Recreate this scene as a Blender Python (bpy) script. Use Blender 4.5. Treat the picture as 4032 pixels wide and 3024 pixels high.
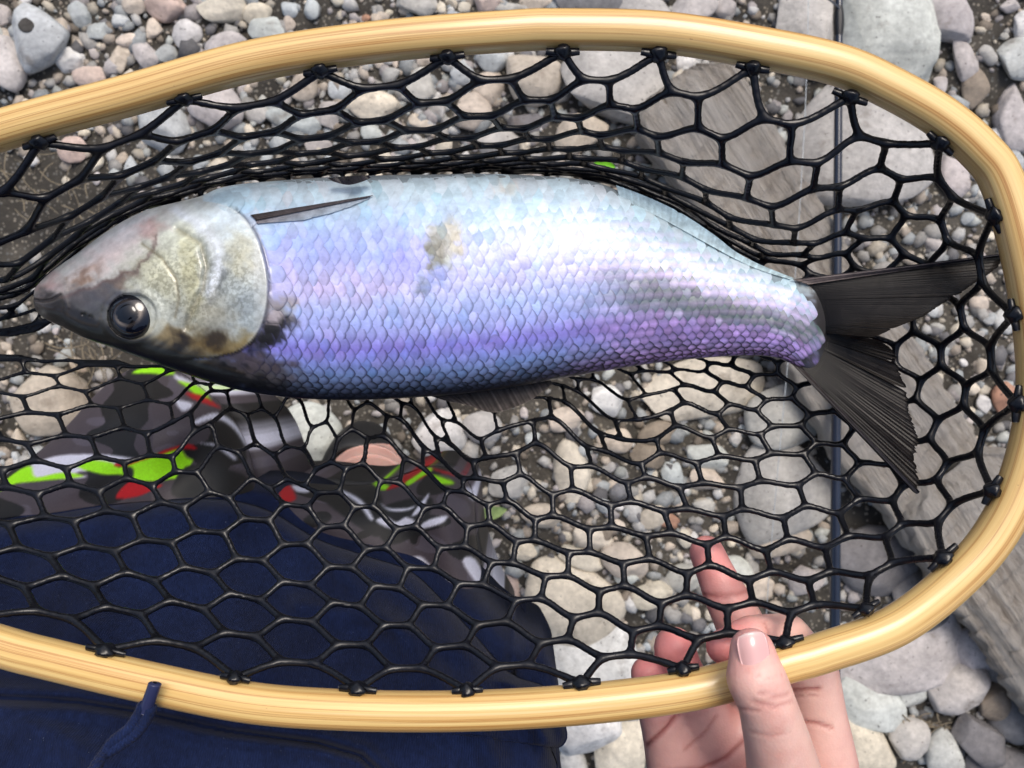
import bpy, bmesh, math, random
import numpy as np
from mathutils import Vector, Matrix

for o in list(bpy.data.objects): bpy.data.objects.remove(o)
SC = bpy.context.scene
COL = SC.collection
R = math.radians

# ------------------------------------------------------------------ camera, sky, sun, exposure
CAMZ = 0.80
K = 2 * 0.667 / 4032.0          # metres across per photo pixel and metre of distance
cam_d = bpy.data.cameras.new('camera'); cam = bpy.data.objects.new('camera', cam_d); COL.objects.link(cam)
cam.location = (0, 0, CAMZ); cam.rotation_euler = (0, 0, 0)
cam_d.sensor_width = 36; cam_d.lens = 18 / 0.667
cam_d.clip_start = 0.01; cam_d.clip_end = 500
cam_d.dof.use_dof = True; cam_d.dof.focus_distance = 0.292; cam_d.dof.aperture_fstop = 20
SC.camera = cam
SUN_EL, SUN_AZ = 60, 20         # azimuth measured from +Y towards +X
w = bpy.data.worlds.new('World'); SC.world = w; w.use_nodes = True
nt = w.node_tree; bg = nt.nodes['Background']
sky = nt.nodes.new('ShaderNodeTexSky'); sky.sky_type = 'NISHITA'; sky.sun_disc = False
sky.sun_elevation = R(SUN_EL); sky.sun_rotation = R(SUN_AZ)
sky.air_density = 1.0; sky.dust_density = 4.0; sky.ozone_density = 0.6; sky.altitude = 0
nt.links.new(sky.outputs['Color'], bg.inputs['Color']); bg.inputs['Strength'].default_value = 0.13
sun_d = bpy.data.lights.new('sun', 'SUN'); sun = bpy.data.objects.new('sun', sun_d); COL.objects.link(sun)
sun_d.energy = 1.5; sun_d.angle = R(28); sun_d.color = (1.0, 0.95, 0.88)
sd = Vector((math.sin(R(SUN_AZ)) * math.cos(R(SUN_EL)), math.cos(R(SUN_AZ)) * math.cos(R(SUN_EL)), math.sin(R(SUN_EL))))
sun.rotation_euler = sd.to_track_quat('Z', 'Y').to_euler(); sun.location = sd * 5
SC.view_settings.view_transform = 'Standard'; SC.view_settings.look = 'None'
SC.view_settings.exposure = 0.42; SC.view_settings.gamma = 1.0
SC.render.engine = 'CYCLES'

# ------------------------------------------------------------------ helpers
def P(px, py, D):
    """world position of something seen at photo pixel (px, py) that lies D metres below the camera"""
    px = np.asarray(px, float); py = np.asarray(py, float); D = np.asarray(D, float)
    return np.stack(np.broadcast_arrays((px - 2016) * K * D, -(py - 1512) * K * D, CAMZ - D), -1)
def lin(c):
    c = np.asarray(c, float)
    return np.where(c <= 0.04045, c / 12.92, ((c + 0.055) / 1.055) ** 2.4)
def smooth(a, b, x):
    t = np.clip((np.asarray(x, float) - a) / (b - a), 0, 1); return t * t * (3 - 2 * t)
def catmull(pts, n, closed=False):
    """dense Catmull-Rom curve through pts, n steps per span"""
    p = np.asarray(pts, float); m = len(p); out = []
    spans = m if closed else m - 1
    for i in range(spans):
        g = (lambda j: p[j % m]) if closed else (lambda j: p[min(max(j, 0), m - 1)])
        p0, p1, p2, p3 = g(i - 1), g(i), g(i + 1), g(i + 2)
        t = np.linspace(0, 1, n, endpoint=False)[:, None]
        out.append(0.5 * (2 * p1 + (p2 - p0) * t + (2 * p0 - 5 * p1 + 4 * p2 - p3) * t ** 2 + (3 * p1 - p0 - 3 * p2 + p3) * t ** 3))
    out = np.concatenate(out)
    return out if closed else np.vstack([out, p[-1]])
def tag(o, label=None, cat=None, group=None, kind=None):
    if label: o['label'] = label
    if cat: o['category'] = cat
    if group: o['group'] = group
    if kind: o['kind'] = kind
    return o
def empty(name, loc=(0, 0, 0)):
    o = bpy.data.objects.new(name, None); COL.objects.link(o); o.location = loc; o.empty_display_size = 0.02
    return o
def mesh(name, V, F, smooth_=True, col=None, uv=None):
    me = bpy.data.meshes.new(name)
    me.from_pydata(np.asarray(V, float).tolist(), [], [tuple(int(i) for i in f) for f in F])
    if smooth_: me.polygons.foreach_set('use_smooth', [True] * len(me.polygons))
    if col is not None:
        c = np.asarray(col, float)
        if c.shape[1] == 3: c = np.hstack([c, np.ones((len(c), 1))])
        at = me.color_attributes.new('Col', 'FLOAT_COLOR', 'POINT'); at.data.foreach_set('color', c.ravel())
    if uv is not None:
        ul = me.uv_layers.new(name='UVMap'); li = np.zeros(len(me.loops), int); me.loops.foreach_get('vertex_index', li)
        ul.data.foreach_set('uv', np.asarray(uv, float)[li].ravel())
    me.update(); return me
def obj(name, me, mat=None, parent=None):
    o = bpy.data.objects.new(name, me); COL.objects.link(o)
    if mat and not me.materials: me.materials.append(mat)
    if parent:
        o.parent = parent
        o.matrix_parent_inverse = Matrix.Translation(parent.location).inverted()
    return o
def grid_faces(a, b, wrap_a=False, wrap_b=False):
    i, j = np.meshgrid(np.arange(a if wrap_a else a - 1), np.arange(b if wrap_b else b - 1), indexing='ij')
    i2, j2 = (i + 1) % a, (j + 1) % b
    return np.stack([i * b + j, i2 * b + j, i2 * b + j2, i * b + j2], -1).reshape(-1, 4)
def tube(path, rad, sides=8, flat=1.0, up=(0, 0, 1), caps=True, power=2.0):
    """swept tube; returns V, F, UV"""
    p = np.asarray(path, float); n = len(p); rad = np.broadcast_to(np.asarray(rad, float), (n,))
    t = np.gradient(p, axis=0); t /= np.linalg.norm(t, axis=1, keepdims=True) + 1e-12
    u = np.asarray(up, float); s = np.cross(t, u)
    bad = np.linalg.norm(s, axis=1) < 1e-3; s[bad] = np.cross(t[bad], [0.3, 1, 0.1]); s /= np.linalg.norm(s, axis=1, keepdims=True)
    v = np.cross(s, t)
    a = np.linspace(0, 2 * np.pi, sides, endpoint=False)
    ca, sa = np.cos(a), np.sin(a)
    ca = np.sign(ca) * np.abs(ca) ** (2 / power); sa = np.sign(sa) * np.abs(sa) ** (2 / power)
    V = p[:, None] + rad[:, None, None] * (s[:, None] * ca[None, :, None] + v[:, None] * sa[None, :, None] * flat)
    V = V.reshape(-1, 3); F = [tuple(f) for f in grid_faces(n, sides, False, True)]
    L = np.concatenate([[0], np.cumsum(np.linalg.norm(np.diff(p, axis=0), axis=1))])
    UV = np.stack([np.repeat(L, sides), np.tile(a / (2 * np.pi), n)], -1)
    if caps:
        F.append(tuple(range(sides))[::-1]); F.append(tuple(range((n - 1) * sides, n * sides)))
    return V, F, UV
def merge(parts):
    V, F, o = [], [], 0
    for v, f in parts:
        V.append(np.asarray(v, float)); F += [tuple(int(i) + o for i in q) for q in f]; o += len(v)
    return np.concatenate(V), F
def ico(sub):
    bm = bmesh.new(); bmesh.ops.create_icosphere(bm, subdivisions=sub, radius=1)
    V = np.array([v.co[:] for v in bm.verts]); F = [tuple(v.index for v in f.verts) for f in bm.faces]; bm.free(); return V, F
def inpoly(x, y, poly):
    x = np.asarray(x, float); y = np.asarray(y, float); c = np.zeros(x.shape, bool); n = len(poly)
    for i in range(n):
        x0, y0 = poly[i]; x1, y1 = poly[(i + 1) % n]
        c ^= ((y0 > y) != (y1 > y)) & (x < (x1 - x0) * (y - y0) / (y1 - y0 + 1e-12) + x0)
    return c
def segdist(x, y, line):
    d = np.full(np.shape(x), 1e9)
    for (x0, y0), (x1, y1) in zip(line[:-1], line[1:]):
        dx, dy = x1 - x0, y1 - y0; t = np.clip(((x - x0) * dx + (y - y0) * dy) / (dx * dx + dy * dy), 0, 1)
        d = np.minimum(d, np.hypot(x - x0 - t * dx, y - y0 - t * dy))
    return d
def vnoise(p, seed=0, oct_=3):
    """cheap smooth value noise from sums of sines, p (n, d)"""
    rng = np.random.RandomState(seed); p = np.asarray(p, float); r = np.zeros(len(p)); a = 1.0
    for o in range(oct_):
        for _ in range(4):
            k = rng.normal(size=p.shape[1]); k *= (2.0 ** o) / np.linalg.norm(k)
            r += a * np.sin(p @ k * 6.283 + rng.uniform(0, 6.28)) / 2.2
        a *= 0.5
    return r

def remesh(name, parts, voxel, smooth_it):
    v, f = merge(parts); me_ = mesh(name, v, f); o = bpy.data.objects.new(name, me_); COL.objects.link(o)
    md = o.modifiers.new('r', 'REMESH'); md.mode = 'VOXEL'; md.voxel_size = voxel
    ms = o.modifiers.new('s', 'SMOOTH'); ms.iterations = smooth_it; ms.factor = 0.5
    dg = bpy.context.evaluated_depsgraph_get(); ev = o.evaluated_get(dg).to_mesh()
    V_ = np.zeros(len(ev.vertices) * 3); ev.vertices.foreach_get('co', V_); V_ = V_.reshape(-1, 3); F_ = [tuple(p.vertices) for p in ev.polygons]
    Nn = np.zeros(len(ev.vertices) * 3); ev.vertices.foreach_get('normal', Nn); Nn = Nn.reshape(-1, 3)
    bpy.data.objects.remove(o); return V_, F_, Nn
# ------------------------------------------------------------------ materials
def new_mat(name):
    m = bpy.data.materials.new(name); m.use_nodes = True; t = m.node_tree
    return m, t, t.nodes['Principled BSDF'], t.nodes, t.links
def N(t, typ, **kw):
    n = t.nodes.new(typ)
    for k, v in kw.items():
        if k in n.inputs: n.inputs[k].default_value = v
        else: setattr(n, k, v)
    return n
def noise(t, scale, detail=4, rough=0.55, vec=None):
    n = N(t, 'ShaderNodeTexNoise', Scale=scale, Detail=detail, Roughness=rough)
    if vec is not None: t.links.new(vec, n.inputs['Vector'])
    return n.outputs['Fac']
def ramp(t, fac, stops):
    n = t.nodes.new('ShaderNodeValToRGB'); e = n.color_ramp.elements
    while len(e) < len(stops): e.new(0.5)
    for el, (p, c) in zip(e, stops):
        el.position = p; el.color = (*c, 1) if len(c) == 3 else c
    t.links.new(fac, n.inputs['Fac']); return n.outputs['Color']
def mix(t, a, b, fac, mode='MIX'):
    n = t.nodes.new('ShaderNodeMix'); n.data_type = 'RGBA'; n.blend_type = mode
    for s, i in ((fac, 0), (a, 6), (b, 7)):
        if hasattr(s, 'node'): t.links.new(s, n.inputs[i])
        elif i == 0: n.inputs[0].default_value = s
        else: n.inputs[i].default_value = (*s, 1)
    return n.outputs[2]
def bump(t, bs, h, strength, dist):
    n = N(t, 'ShaderNodeBump', Strength=strength, Distance=dist); t.links.new(h, n.inputs['Height'])
    t.links.new(n.outputs['Normal'], bs.inputs['Normal']); return n
def objvec(t):
    return t.nodes.new('ShaderNodeTexCoord').outputs['Object']
def attr(t, name='Col'):
    n = t.nodes.new('ShaderNodeAttribute'); n.attribute_name = name; return n.outputs['Color']
G = lambda v: (v, v, v)

def mat_stone():
    m, t, bs, _, L = new_mat('river_stone')
    oi = t.nodes.new('ShaderNodeObjectInfo'); geo = t.nodes.new('ShaderNodeNewGeometry')
    add = t.nodes.new('ShaderNodeVectorMath'); add.operation = 'ADD'
    sc = t.nodes.new('ShaderNodeVectorMath'); sc.operation = 'SCALE'
    L.new(oi.outputs['Random'], sc.inputs['Scale']); sc.inputs[0].default_value = (13, 7, 5)
    L.new(geo.outputs['Position'], add.inputs[0]); L.new(sc.outputs[0], add.inputs[1]); v = add.outputs[0]
    c = mix(t, oi.outputs['Color'], ramp(t, noise(t, 22, 3, 0.6, v), [(0.25, G(0.62)), (0.5, G(0.98)), (0.75, G(1.3))]), 0.85, 'MULTIPLY')
    c = mix(t, c, ramp(t, noise(t, 160, 5, 0.7, v), [(0.3, G(0.68)), (0.55, G(1.0)), (0.75, G(1.25))]), 0.8, 'MULTIPLY')
    c = mix(t, c, (0.13, 0.10, 0.075), ramp(t, noise(t, 35, 4, 0.6, v), [(0.60, G(0)), (0.72, G(0.55))]))
    c = mix(t, c, (0.055, 0.05, 0.045), ramp(t, noise(t, 260, 2, 0.5, v), [(0.68, G(0)), (0.74, G(0.75))]))
    L.new(c, bs.inputs['Base Color']); bs.inputs['Roughness'].default_value = 0.78
    bs.inputs['Specular IOR Level'].default_value = 0.3
    bump(t, bs, noise(t, 120, 6, 0.65, v), 0.55, 0.003); return m
def mat_gravel():
    m, t, bs, _, L = new_mat('gravel'); v = objvec(t)
    c = mix(t, attr(t), ramp(t, noise(t, 300, 3, 0.6, v), [(0.3, G(0.7)), (0.7, G(1.2))]), 0.8, 'MULTIPLY')
    L.new(c, bs.inputs['Base Color']); bs.inputs['Roughness'].default_value = 0.8
    bump(t, bs, noise(t, 400, 4, 0.6, v), 0.4, 0.001); return m
def mat_soil():
    m, t, bs, _, L = new_mat('damp_soil'); v = objvec(t)
    c = ramp(t, noise(t, 14, 8, 0.65, v), [(0.3, lin((0.17, 0.155, 0.14))), (0.5, lin((0.25, 0.235, 0.21))), (0.72, lin((0.37, 0.35, 0.315)))])
    vo = N(t, 'ShaderNodeTexVoronoi', Scale=210.0); L.new(v, vo.inputs['Vector'])
    c = mix(t, c, ramp(t, noise(t, 90, 2, 0.5, v), [(0.3, lin((0.40, 0.41, 0.41))), (0.7, lin((0.64, 0.60, 0.53)))]), ramp(t, vo.outputs['Distance'], [(0.22, G(0.75)), (0.36, G(0))]))
    L.new(c, bs.inputs['Base Color']); bs.inputs['Roughness'].default_value = 0.92
    bump(t, bs, noise(t, 180, 8, 0.7, v), 0.9, 0.004); return m
def mat_driftwood():
    m, t, bs, _, L = new_mat('weathered_driftwood'); v = objvec(t)
    mp = t.nodes.new('ShaderNodeMapping'); L.new(v, mp.inputs['Vector']); mp.inputs['Scale'].default_value = (3.0, 48, 48)
    mv = mp.outputs['Vector']
    n1 = noise(t, 3.0, 8, 0.7, mv)
    c = ramp(t, n1, [(0.30, lin((0.32, 0.27, 0.22))), (0.43, lin((0.50, 0.46, 0.41))), (0.58, lin((0.64, 0.61, 0.57))), (0.75, lin((0.72, 0.69, 0.65)))])
    c = mix(t, c, lin((0.60, 0.585, 0.565)), ramp(t, noise(t, 12, 4, 0.6, v), [(0.35, G(0.1)), (0.65, G(0.8))]))
    c = mix(t, c, lin((0.33, 0.28, 0.21)), ramp(t, noise(t, 2.0, 5, 0.6, mv), [(0.6, G(0)), (0.7, G(0.75))]))
    L.new(c, bs.inputs['Base Color']); bs.inputs['Roughness'].default_value = 0.88
    bump(t, bs, n1, 1.0, 0.008); return m
def mat_wood():
    m, t, bs, _, L = new_mat('varnished_ash_wood')
    uv = t.nodes.new('ShaderNodeUVMap'); mp = t.nodes.new('ShaderNodeMapping'); L.new(uv.outputs['UV'], mp.inputs['Vector'])
    mp.inputs['Scale'].default_value = (3.0, 9.0, 1.0); v = mp.outputs['Vector']
    n1 = noise(t, 2.2, 8, 0.62, v)
    c = ramp(t, n1, [(0.30, lin((0.75, 0.57, 0.31))), (0.43, lin((0.83, 0.68, 0.42))), (0.60, lin((0.885, 0.76, 0.50))), (0.8, lin((0.92, 0.82, 0.60)))])
    mp2 = t.nodes.new('ShaderNodeMapping'); L.new(uv.outputs['UV'], mp2.inputs['Vector']); mp2.inputs['Scale'].default_value = (0.8, 11.0, 1.0)
    n2 = noise(t, 1.5, 7, 0.66, mp2.outputs['Vector'])
    c = mix(t, c, lin((0.62, 0.39, 0.17)), ramp(t, n2, [(0.50, G(0)), (0.545, G(0.70)), (0.575, G(0.08)), (0.65, G(0.55))]))
    c = mix(t, c, lin((0.95, 0.87, 0.70)), ramp(t, n2, [(0.30, G(0.6)), (0.42, G(0))]))
    n3 = noise(t, 700, 3, 0.6, objvec(t))
    c = mix(t, c, lin((0.42, 0.25, 0.13)), ramp(t, n3, [(0.72, G(0)), (0.78, G(0.6))]))
    L.new(c, bs.inputs['Base Color']); bs.inputs['Roughness'].default_value = 0.38
    bs.inputs['Coat Weight'].default_value = 0.55; bs.inputs['Coat Roughness'].default_value = 0.16
    bump(t, bs, n2, 0.2, 0.0008); return m
def mat_rubber():
    m, t, bs, _, L = new_mat('black_rubber'); v = objvec(t)
    c = ramp(t, noise(t, 60, 4, 0.6, v), [(0.35, lin((0.03, 0.035, 0.055))), (0.7, lin((0.065, 0.072, 0.10)))])
    L.new(c, bs.inputs['Base Color'])
    L.new(ramp(t, noise(t, 45, 3, 0.5, v), [(0.35, G(0.20)), (0.65, G(0.36))]), bs.inputs['Roughness'])
    bs.inputs['Specular IOR Level'].default_value = 0.33
    bump(t, bs, noise(t, 500, 3, 0.5, v), 0.12, 0.0006); return m
def mat_fish(name, rough=0.3, metal=0.3, freck=True):
    m, t, bs, _, L = new_mat(name); v = objvec(t); c = attr(t)
    if freck:
        a = t.nodes.new('ShaderNodeAttribute'); a.attribute_name = 'Freckle'
        fr = ramp(t, noise(t, 620, 2, 0.5, v), [(0.44, G(0)), (0.58, G(1))])
        f2 = mix(t, (0, 0, 0), fr, a.outputs['Color'])
        c = mix(t, c, mix(t, c, (0.22, 0.22, 0.16), 1.0, 'MULTIPLY'), f2)
    c = mix(t, c, ramp(t, noise(t, 260, 4, 0.6, v), [(0.3, G(0.78)), (0.7, G(1.18))]), 0.8, 'MULTIPLY')
    L.new(c, bs.inputs['Base Color']); bs.inputs['Roughness'].default_value = rough; bs.inputs['Metallic'].default_value = metal
    bs.inputs['Coat Weight'].default_value = 0.5 if freck else 0.32; bs.inputs['Coat Roughness'].default_value = 0.12 if freck else 0.2
    bump(t, bs, noise(t, 420, 4, 0.6, v), 0.16, 0.0009); return m
def mat_fin(name, c1, c2, trans):
    m, t, bs, nd, L = new_mat(name); v = objvec(t)
    c = mix(t, attr(t), ramp(t, noise(t, 300, 4, 0.6, v), [(0.3, G(0.6)), (0.7, G(1.35))]), 0.8, 'MULTIPLY')
    L.new(c, bs.inputs['Base Color']); bs.inputs['Roughness'].default_value = 0.42; bs.inputs['Specular IOR Level'].default_value = 0.25
    tr = t.nodes.new('ShaderNodeBsdfTransparent'); mx = t.nodes.new('ShaderNodeMixShader'); mx.inputs[0].default_value = 1 - trans
    L.new(tr.outputs[0], mx.inputs[1]); L.new(bs.outputs[0], mx.inputs[2])
    L.new(mx.outputs[0], nd['Material Output'].inputs['Surface']); return m
def mat_eye():
    m, t, bs, _, L = new_mat('fish_eye'); L.new(attr(t), bs.inputs['Base Color'])
    bs.inputs['Roughness'].default_value = 0.12; bs.inputs['Coat Weight'].default_value = 0.6; bs.inputs['Coat Roughness'].default_value = 0.06; return m
def mat_skin():
    m, t, bs, _, L = new_mat('skin'); v = objvec(t)
    c = mix(t, attr(t), ramp(t, noise(t, 55, 6, 0.65, v), [(0.3, (0.90, 0.72, 0.72)), (0.5, (1.0, 0.95, 0.95)), (0.7, (1.10, 1.10, 1.08))]), 0.9, 'MULTIPLY')
    L.new(c, bs.inputs['Base Color']); bs.inputs['Roughness'].default_value = 0.46
    bs.inputs['Subsurface Weight'].default_value = 0.25; bs.inputs['Subsurface Radius'].default_value = (1, 0.35, 0.2); bs.inputs['Subsurface Scale'].default_value = 0.003
    vo = N(t, 'ShaderNodeTexVoronoi', Scale=1100.0); L.new(v, vo.inputs['Vector'])
    bump(t, bs, vo.outputs['Distance'], 0.13, 0.0005); return m
def mat_nail():
    m, t, bs, _, L = new_mat('fingernail'); L.new(attr(t), bs.inputs['Base Color']); bs.inputs['Roughness'].default_value = 0.25
    bs.inputs['Coat Weight'].default_value = 0.4; return m
def mat_navy():
    m, t, bs, _, L = new_mat('navy_sweatshirt_cotton'); v = objvec(t)
    c = ramp(t, noise(t, 30, 6, 0.65, v), [(0.3, lin((0.052, 0.085, 0.185))), (0.7, lin((0.085, 0.13, 0.26)))])
    wv = N(t, 'ShaderNodeTexWave', Scale=330.0, Distortion=3.5, Detail=4.0); wv.bands_direction = 'X'; L.new(v, wv.inputs['Vector'])
    c = mix(t, c, ramp(t, wv.outputs['Fac'], [(0.2, G(0.88)), (0.8, G(1.1))]), 0.8, 'MULTIPLY')
    c = mix(t, c, ramp(t, noise(t, 420, 5, 0.7, v), [(0.3, G(0.62)), (0.7, G(1.45))]), 0.8, 'MULTIPLY')
    c = mix(t, c, (0.16, 0.19, 0.27), ramp(t, noise(t, 900, 2, 0.5, v), [(0.72, G(0)), (0.8, G(0.5))]))
    L.new(c, bs.inputs['Base Color']); bs.inputs['Roughness'].default_value = 0.95
    bs.inputs['Specular IOR Level'].default_value = 0.15; bs.inputs['Sheen Weight'].default_value = 0.04; bs.inputs['Sheen Roughness'].default_value = 0.5
    hm = mix(t, wv.outputs['Color'], noise(t, 500, 6, 0.75, v), 0.6)
    bump(t, bs, hm, 0.4, 0.0012); return m
def mat_print():
    m, t, bs, _, L = new_mat('printed_polyester'); v = objvec(t)
    c = mix(t, attr(t), ramp(t, noise(t, 900, 2, 0.5, v), [(0.3, G(0.85)), (0.7, G(1.1))]), 0.7, 'MULTIPLY')
    L.new(c, bs.inputs['Base Color']); bs.inputs['Roughness'].default_value = 0.6
    bump(t, bs, noise(t, 25, 3, 0.5, v), 0.3, 0.004); return m
def mat_plain(name, c, rough=0.5, spec=0.5, nscale=80, var=0.25, bstr=0.1):
    m, t, bs, _, L = new_mat(name); v = objvec(t); c = np.asarray(lin(c))
    L.new(ramp(t, noise(t, nscale, 4, 0.6, v), [(0.3, tuple(c * (1 - var))), (0.7, tuple(c * (1 + var)))]), bs.inputs['Base Color'])
    bs.inputs['Roughness'].default_value = rough; bs.inputs['Specular IOR Level'].default_value = spec
    bump(t, bs, noise(t, nscale * 4, 3, 0.5, v), bstr, 0.0008); return m

M_STONE, M_GRAVEL, M_SOIL, M_DRIFT = mat_stone(), mat_gravel(), mat_soil(), mat_driftwood()
M_WOOD, M_RUB = mat_wood(), mat_rubber()
M_FISH, M_SCALE, M_EYE = mat_fish('fish_skin', 0.36, 0.05), mat_fish('fish_scale', 0.42, 0.14, False), mat_eye()
M_FIN, M_FINP = mat_fin('dark_fin', 0, 0, 0.10), mat_fin('pale_fin', 0, 0, 0.25)
M_SKIN, M_NAIL, M_NAVY, M_PRINT = mat_skin(), mat_nail(), mat_navy(), mat_print()
M_LICHEN = mat_plain('dark_lichen', (0.27, 0.26, 0.25), 0.9, 0.2, 300, 0.3, 0.3)
M_CLOG = mat_plain('black_clog_foam', (0.09, 0.09, 0.095), 0.6)
M_ROD = mat_plain('dark_blue_rod_blank', (0.12, 0.15, 0.21), 0.22, 0.6, 40, 0.15, 0.02)
M_WRAP = mat_plain('black_thread_wrap', (0.05, 0.055, 0.07), 0.3, 0.5, 900, 0.3, 0.3)
M_CORK = mat_plain('cork_grip', (0.66, 0.50, 0.34), 0.8, 0.3, 300, 0.3, 0.4)
M_STEEL = mat_plain('steel_guide', (0.30, 0.32, 0.35), 0.25)
M_LEAF = mat_plain('fresh_green_leaf', (0.42, 0.70, 0.12), 0.45, 0.4, 200, 0.2, 0.2)
M_LEAFP = mat_plain('pale_green_leaf', (0.52, 0.60, 0.38), 0.6, 0.3, 200, 0.25, 0.2)
M_STRAW = mat_plain('dry_straw', (0.50, 0.46, 0.39), 0.8, 0.2, 300, 0.3, 0.2)
mline, tl, bl, _, _ = new_mat('clear_fishing_line')
bl.inputs['Base Color'].default_value = (0.72, 0.78, 0.82, 1); bl.inputs['Roughness'].default_value = 0.15; bl.inputs['Transmission Weight'].default_value = 0.6; M_LINE = mline

# ------------------------------------------------------------------ ground
n = 221; gx = np.linspace(-1.1, 1.1, n); X, Y = np.meshgrid(gx, gx, indexing='ij')
pts = np.stack([X.ravel(), Y.ravel()], -1)
Z = 0.006 * vnoise(pts * 3, 3, 3) + 0.0025 * vnoise(pts * 14, 4, 3)
edge = smooth(0.85, 1.1, np.maximum(np.abs(pts[:, 0]), np.abs(pts[:, 1]))); Z = Z * (1 - edge)
GZ = Z.reshape(n, n)
def ground_z(x, y):
    i = np.clip(((np.asarray(x) + 1.1) / 2.2 * (n - 1)), 0, n - 1.001); j = np.clip(((np.asarray(y) + 1.1) / 2.2 * (n - 1)), 0, n - 1.001)
    return GZ[i.astype(int), j.astype(int)]
V = np.column_stack([pts, Z]); F = [tuple(f) for f in grid_faces(n, n)]
b = len(V); far = 60.0
corner = [0, (n - 1) * n, n * n - 1, n - 1]
V = np.vstack([V, [[-far, -far, 0], [far, -far, 0], [far, far, 0], [-far, far, 0]]])
ring = [[k * n for k in range(n)], [(n - 1) * n + k for k in range(n)], [(n - 1 - k) * n + n - 1 for k in range(n)], [n - 1 - k for k in range(n)]]
for q in range(4):
    F.append(tuple([b + q] + [b + (q + 1) % 4] + ring[q][::-1]))
ground = tag(obj('ground', mesh('ground', V, F), M_SOIL), kind='structure')

# ------------------------------------------------------------------ stones
def stone_shape(seed, sub, ang=0.5):
    V, F = ico(sub); rng = np.random.RandomState(seed)
    V = V * (1 + 0.09 * vnoise(V * 0.32, seed, 2)[:, None])
    for _ in range(int(5 + 9 * ang)):
        nrm = rng.normal(size=3); nrm[2] *= 0.55; nrm /= np.linalg.norm(nrm); d = rng.uniform(0.56, 0.88)
        h = V @ nrm - d; V = V - np.outer(np.where(h > 0, h * (0.45 + 0.5 * ang), 0), nrm)
    V = V * (1 + 0.018 * vnoise(V * 1.1, seed + 9, 3)[:, None])
    V /= np.abs(V).max(axis=0); return V, F
BIG = []
for s in range(14):
    v, f = stone_shape(100 + s, 4, [0.35, 0.6, 0.85][s % 3]); BIG.append(mesh('stone', v, f)); BIG[-1].materials.append(M_STONE)
MID = []
for s in range(14):
    v, f = stone_shape(300 + s, 3, [0.3, 0.55, 0.8][s % 3]); MID.append(mesh('pebble', v, f)); MID[-1].materials.append(M_STONE)
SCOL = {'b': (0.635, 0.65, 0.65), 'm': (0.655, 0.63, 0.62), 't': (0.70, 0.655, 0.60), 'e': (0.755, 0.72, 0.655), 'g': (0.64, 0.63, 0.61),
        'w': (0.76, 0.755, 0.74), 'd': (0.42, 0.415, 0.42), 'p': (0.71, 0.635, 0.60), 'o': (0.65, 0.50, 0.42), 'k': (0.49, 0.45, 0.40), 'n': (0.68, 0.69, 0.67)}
rs = random.Random(5); placed = []
def put_stone(px, py, rx, ry, ang, ck, label, cat, group=None, name='stone', flat=0.5, big=True, i=None, lift=0.0, tilt=0.0):
    h = flat * min(rx, ry) * K * 0.79 * 2
    D = CAMZ - max(h * 0.35, 0.004) - lift
    q = P(px, py, D); sx, sy = rx * K * D, ry * K * D
    me = (BIG if big else MID)[(rs.randrange(14) if i is None else i) % 14]
    o = bpy.data.objects.new(name, me); COL.objects.link(o)
    gz = float(ground_z(q[0], q[1]))
    o.location = (q[0], q[1], gz + h * 0.24 + lift); o.scale = (sx, sy, h * 0.62)
    o.rotation_euler = (R(tilt), R(rs.uniform(-4, 4)), R(ang))
    j = rs.uniform(1.08, 1.32); c = lin(SCOL[ck]) * j * np.array([rs.uniform(0.98, 1.02), 1, rs.uniform(0.97, 1.02)])
    o.color = (*[float(min(x, 0.75)) for x in c], 1)
    tag(o, label, cat, group); placed.append((px, py, rx, ry)); return o
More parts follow.
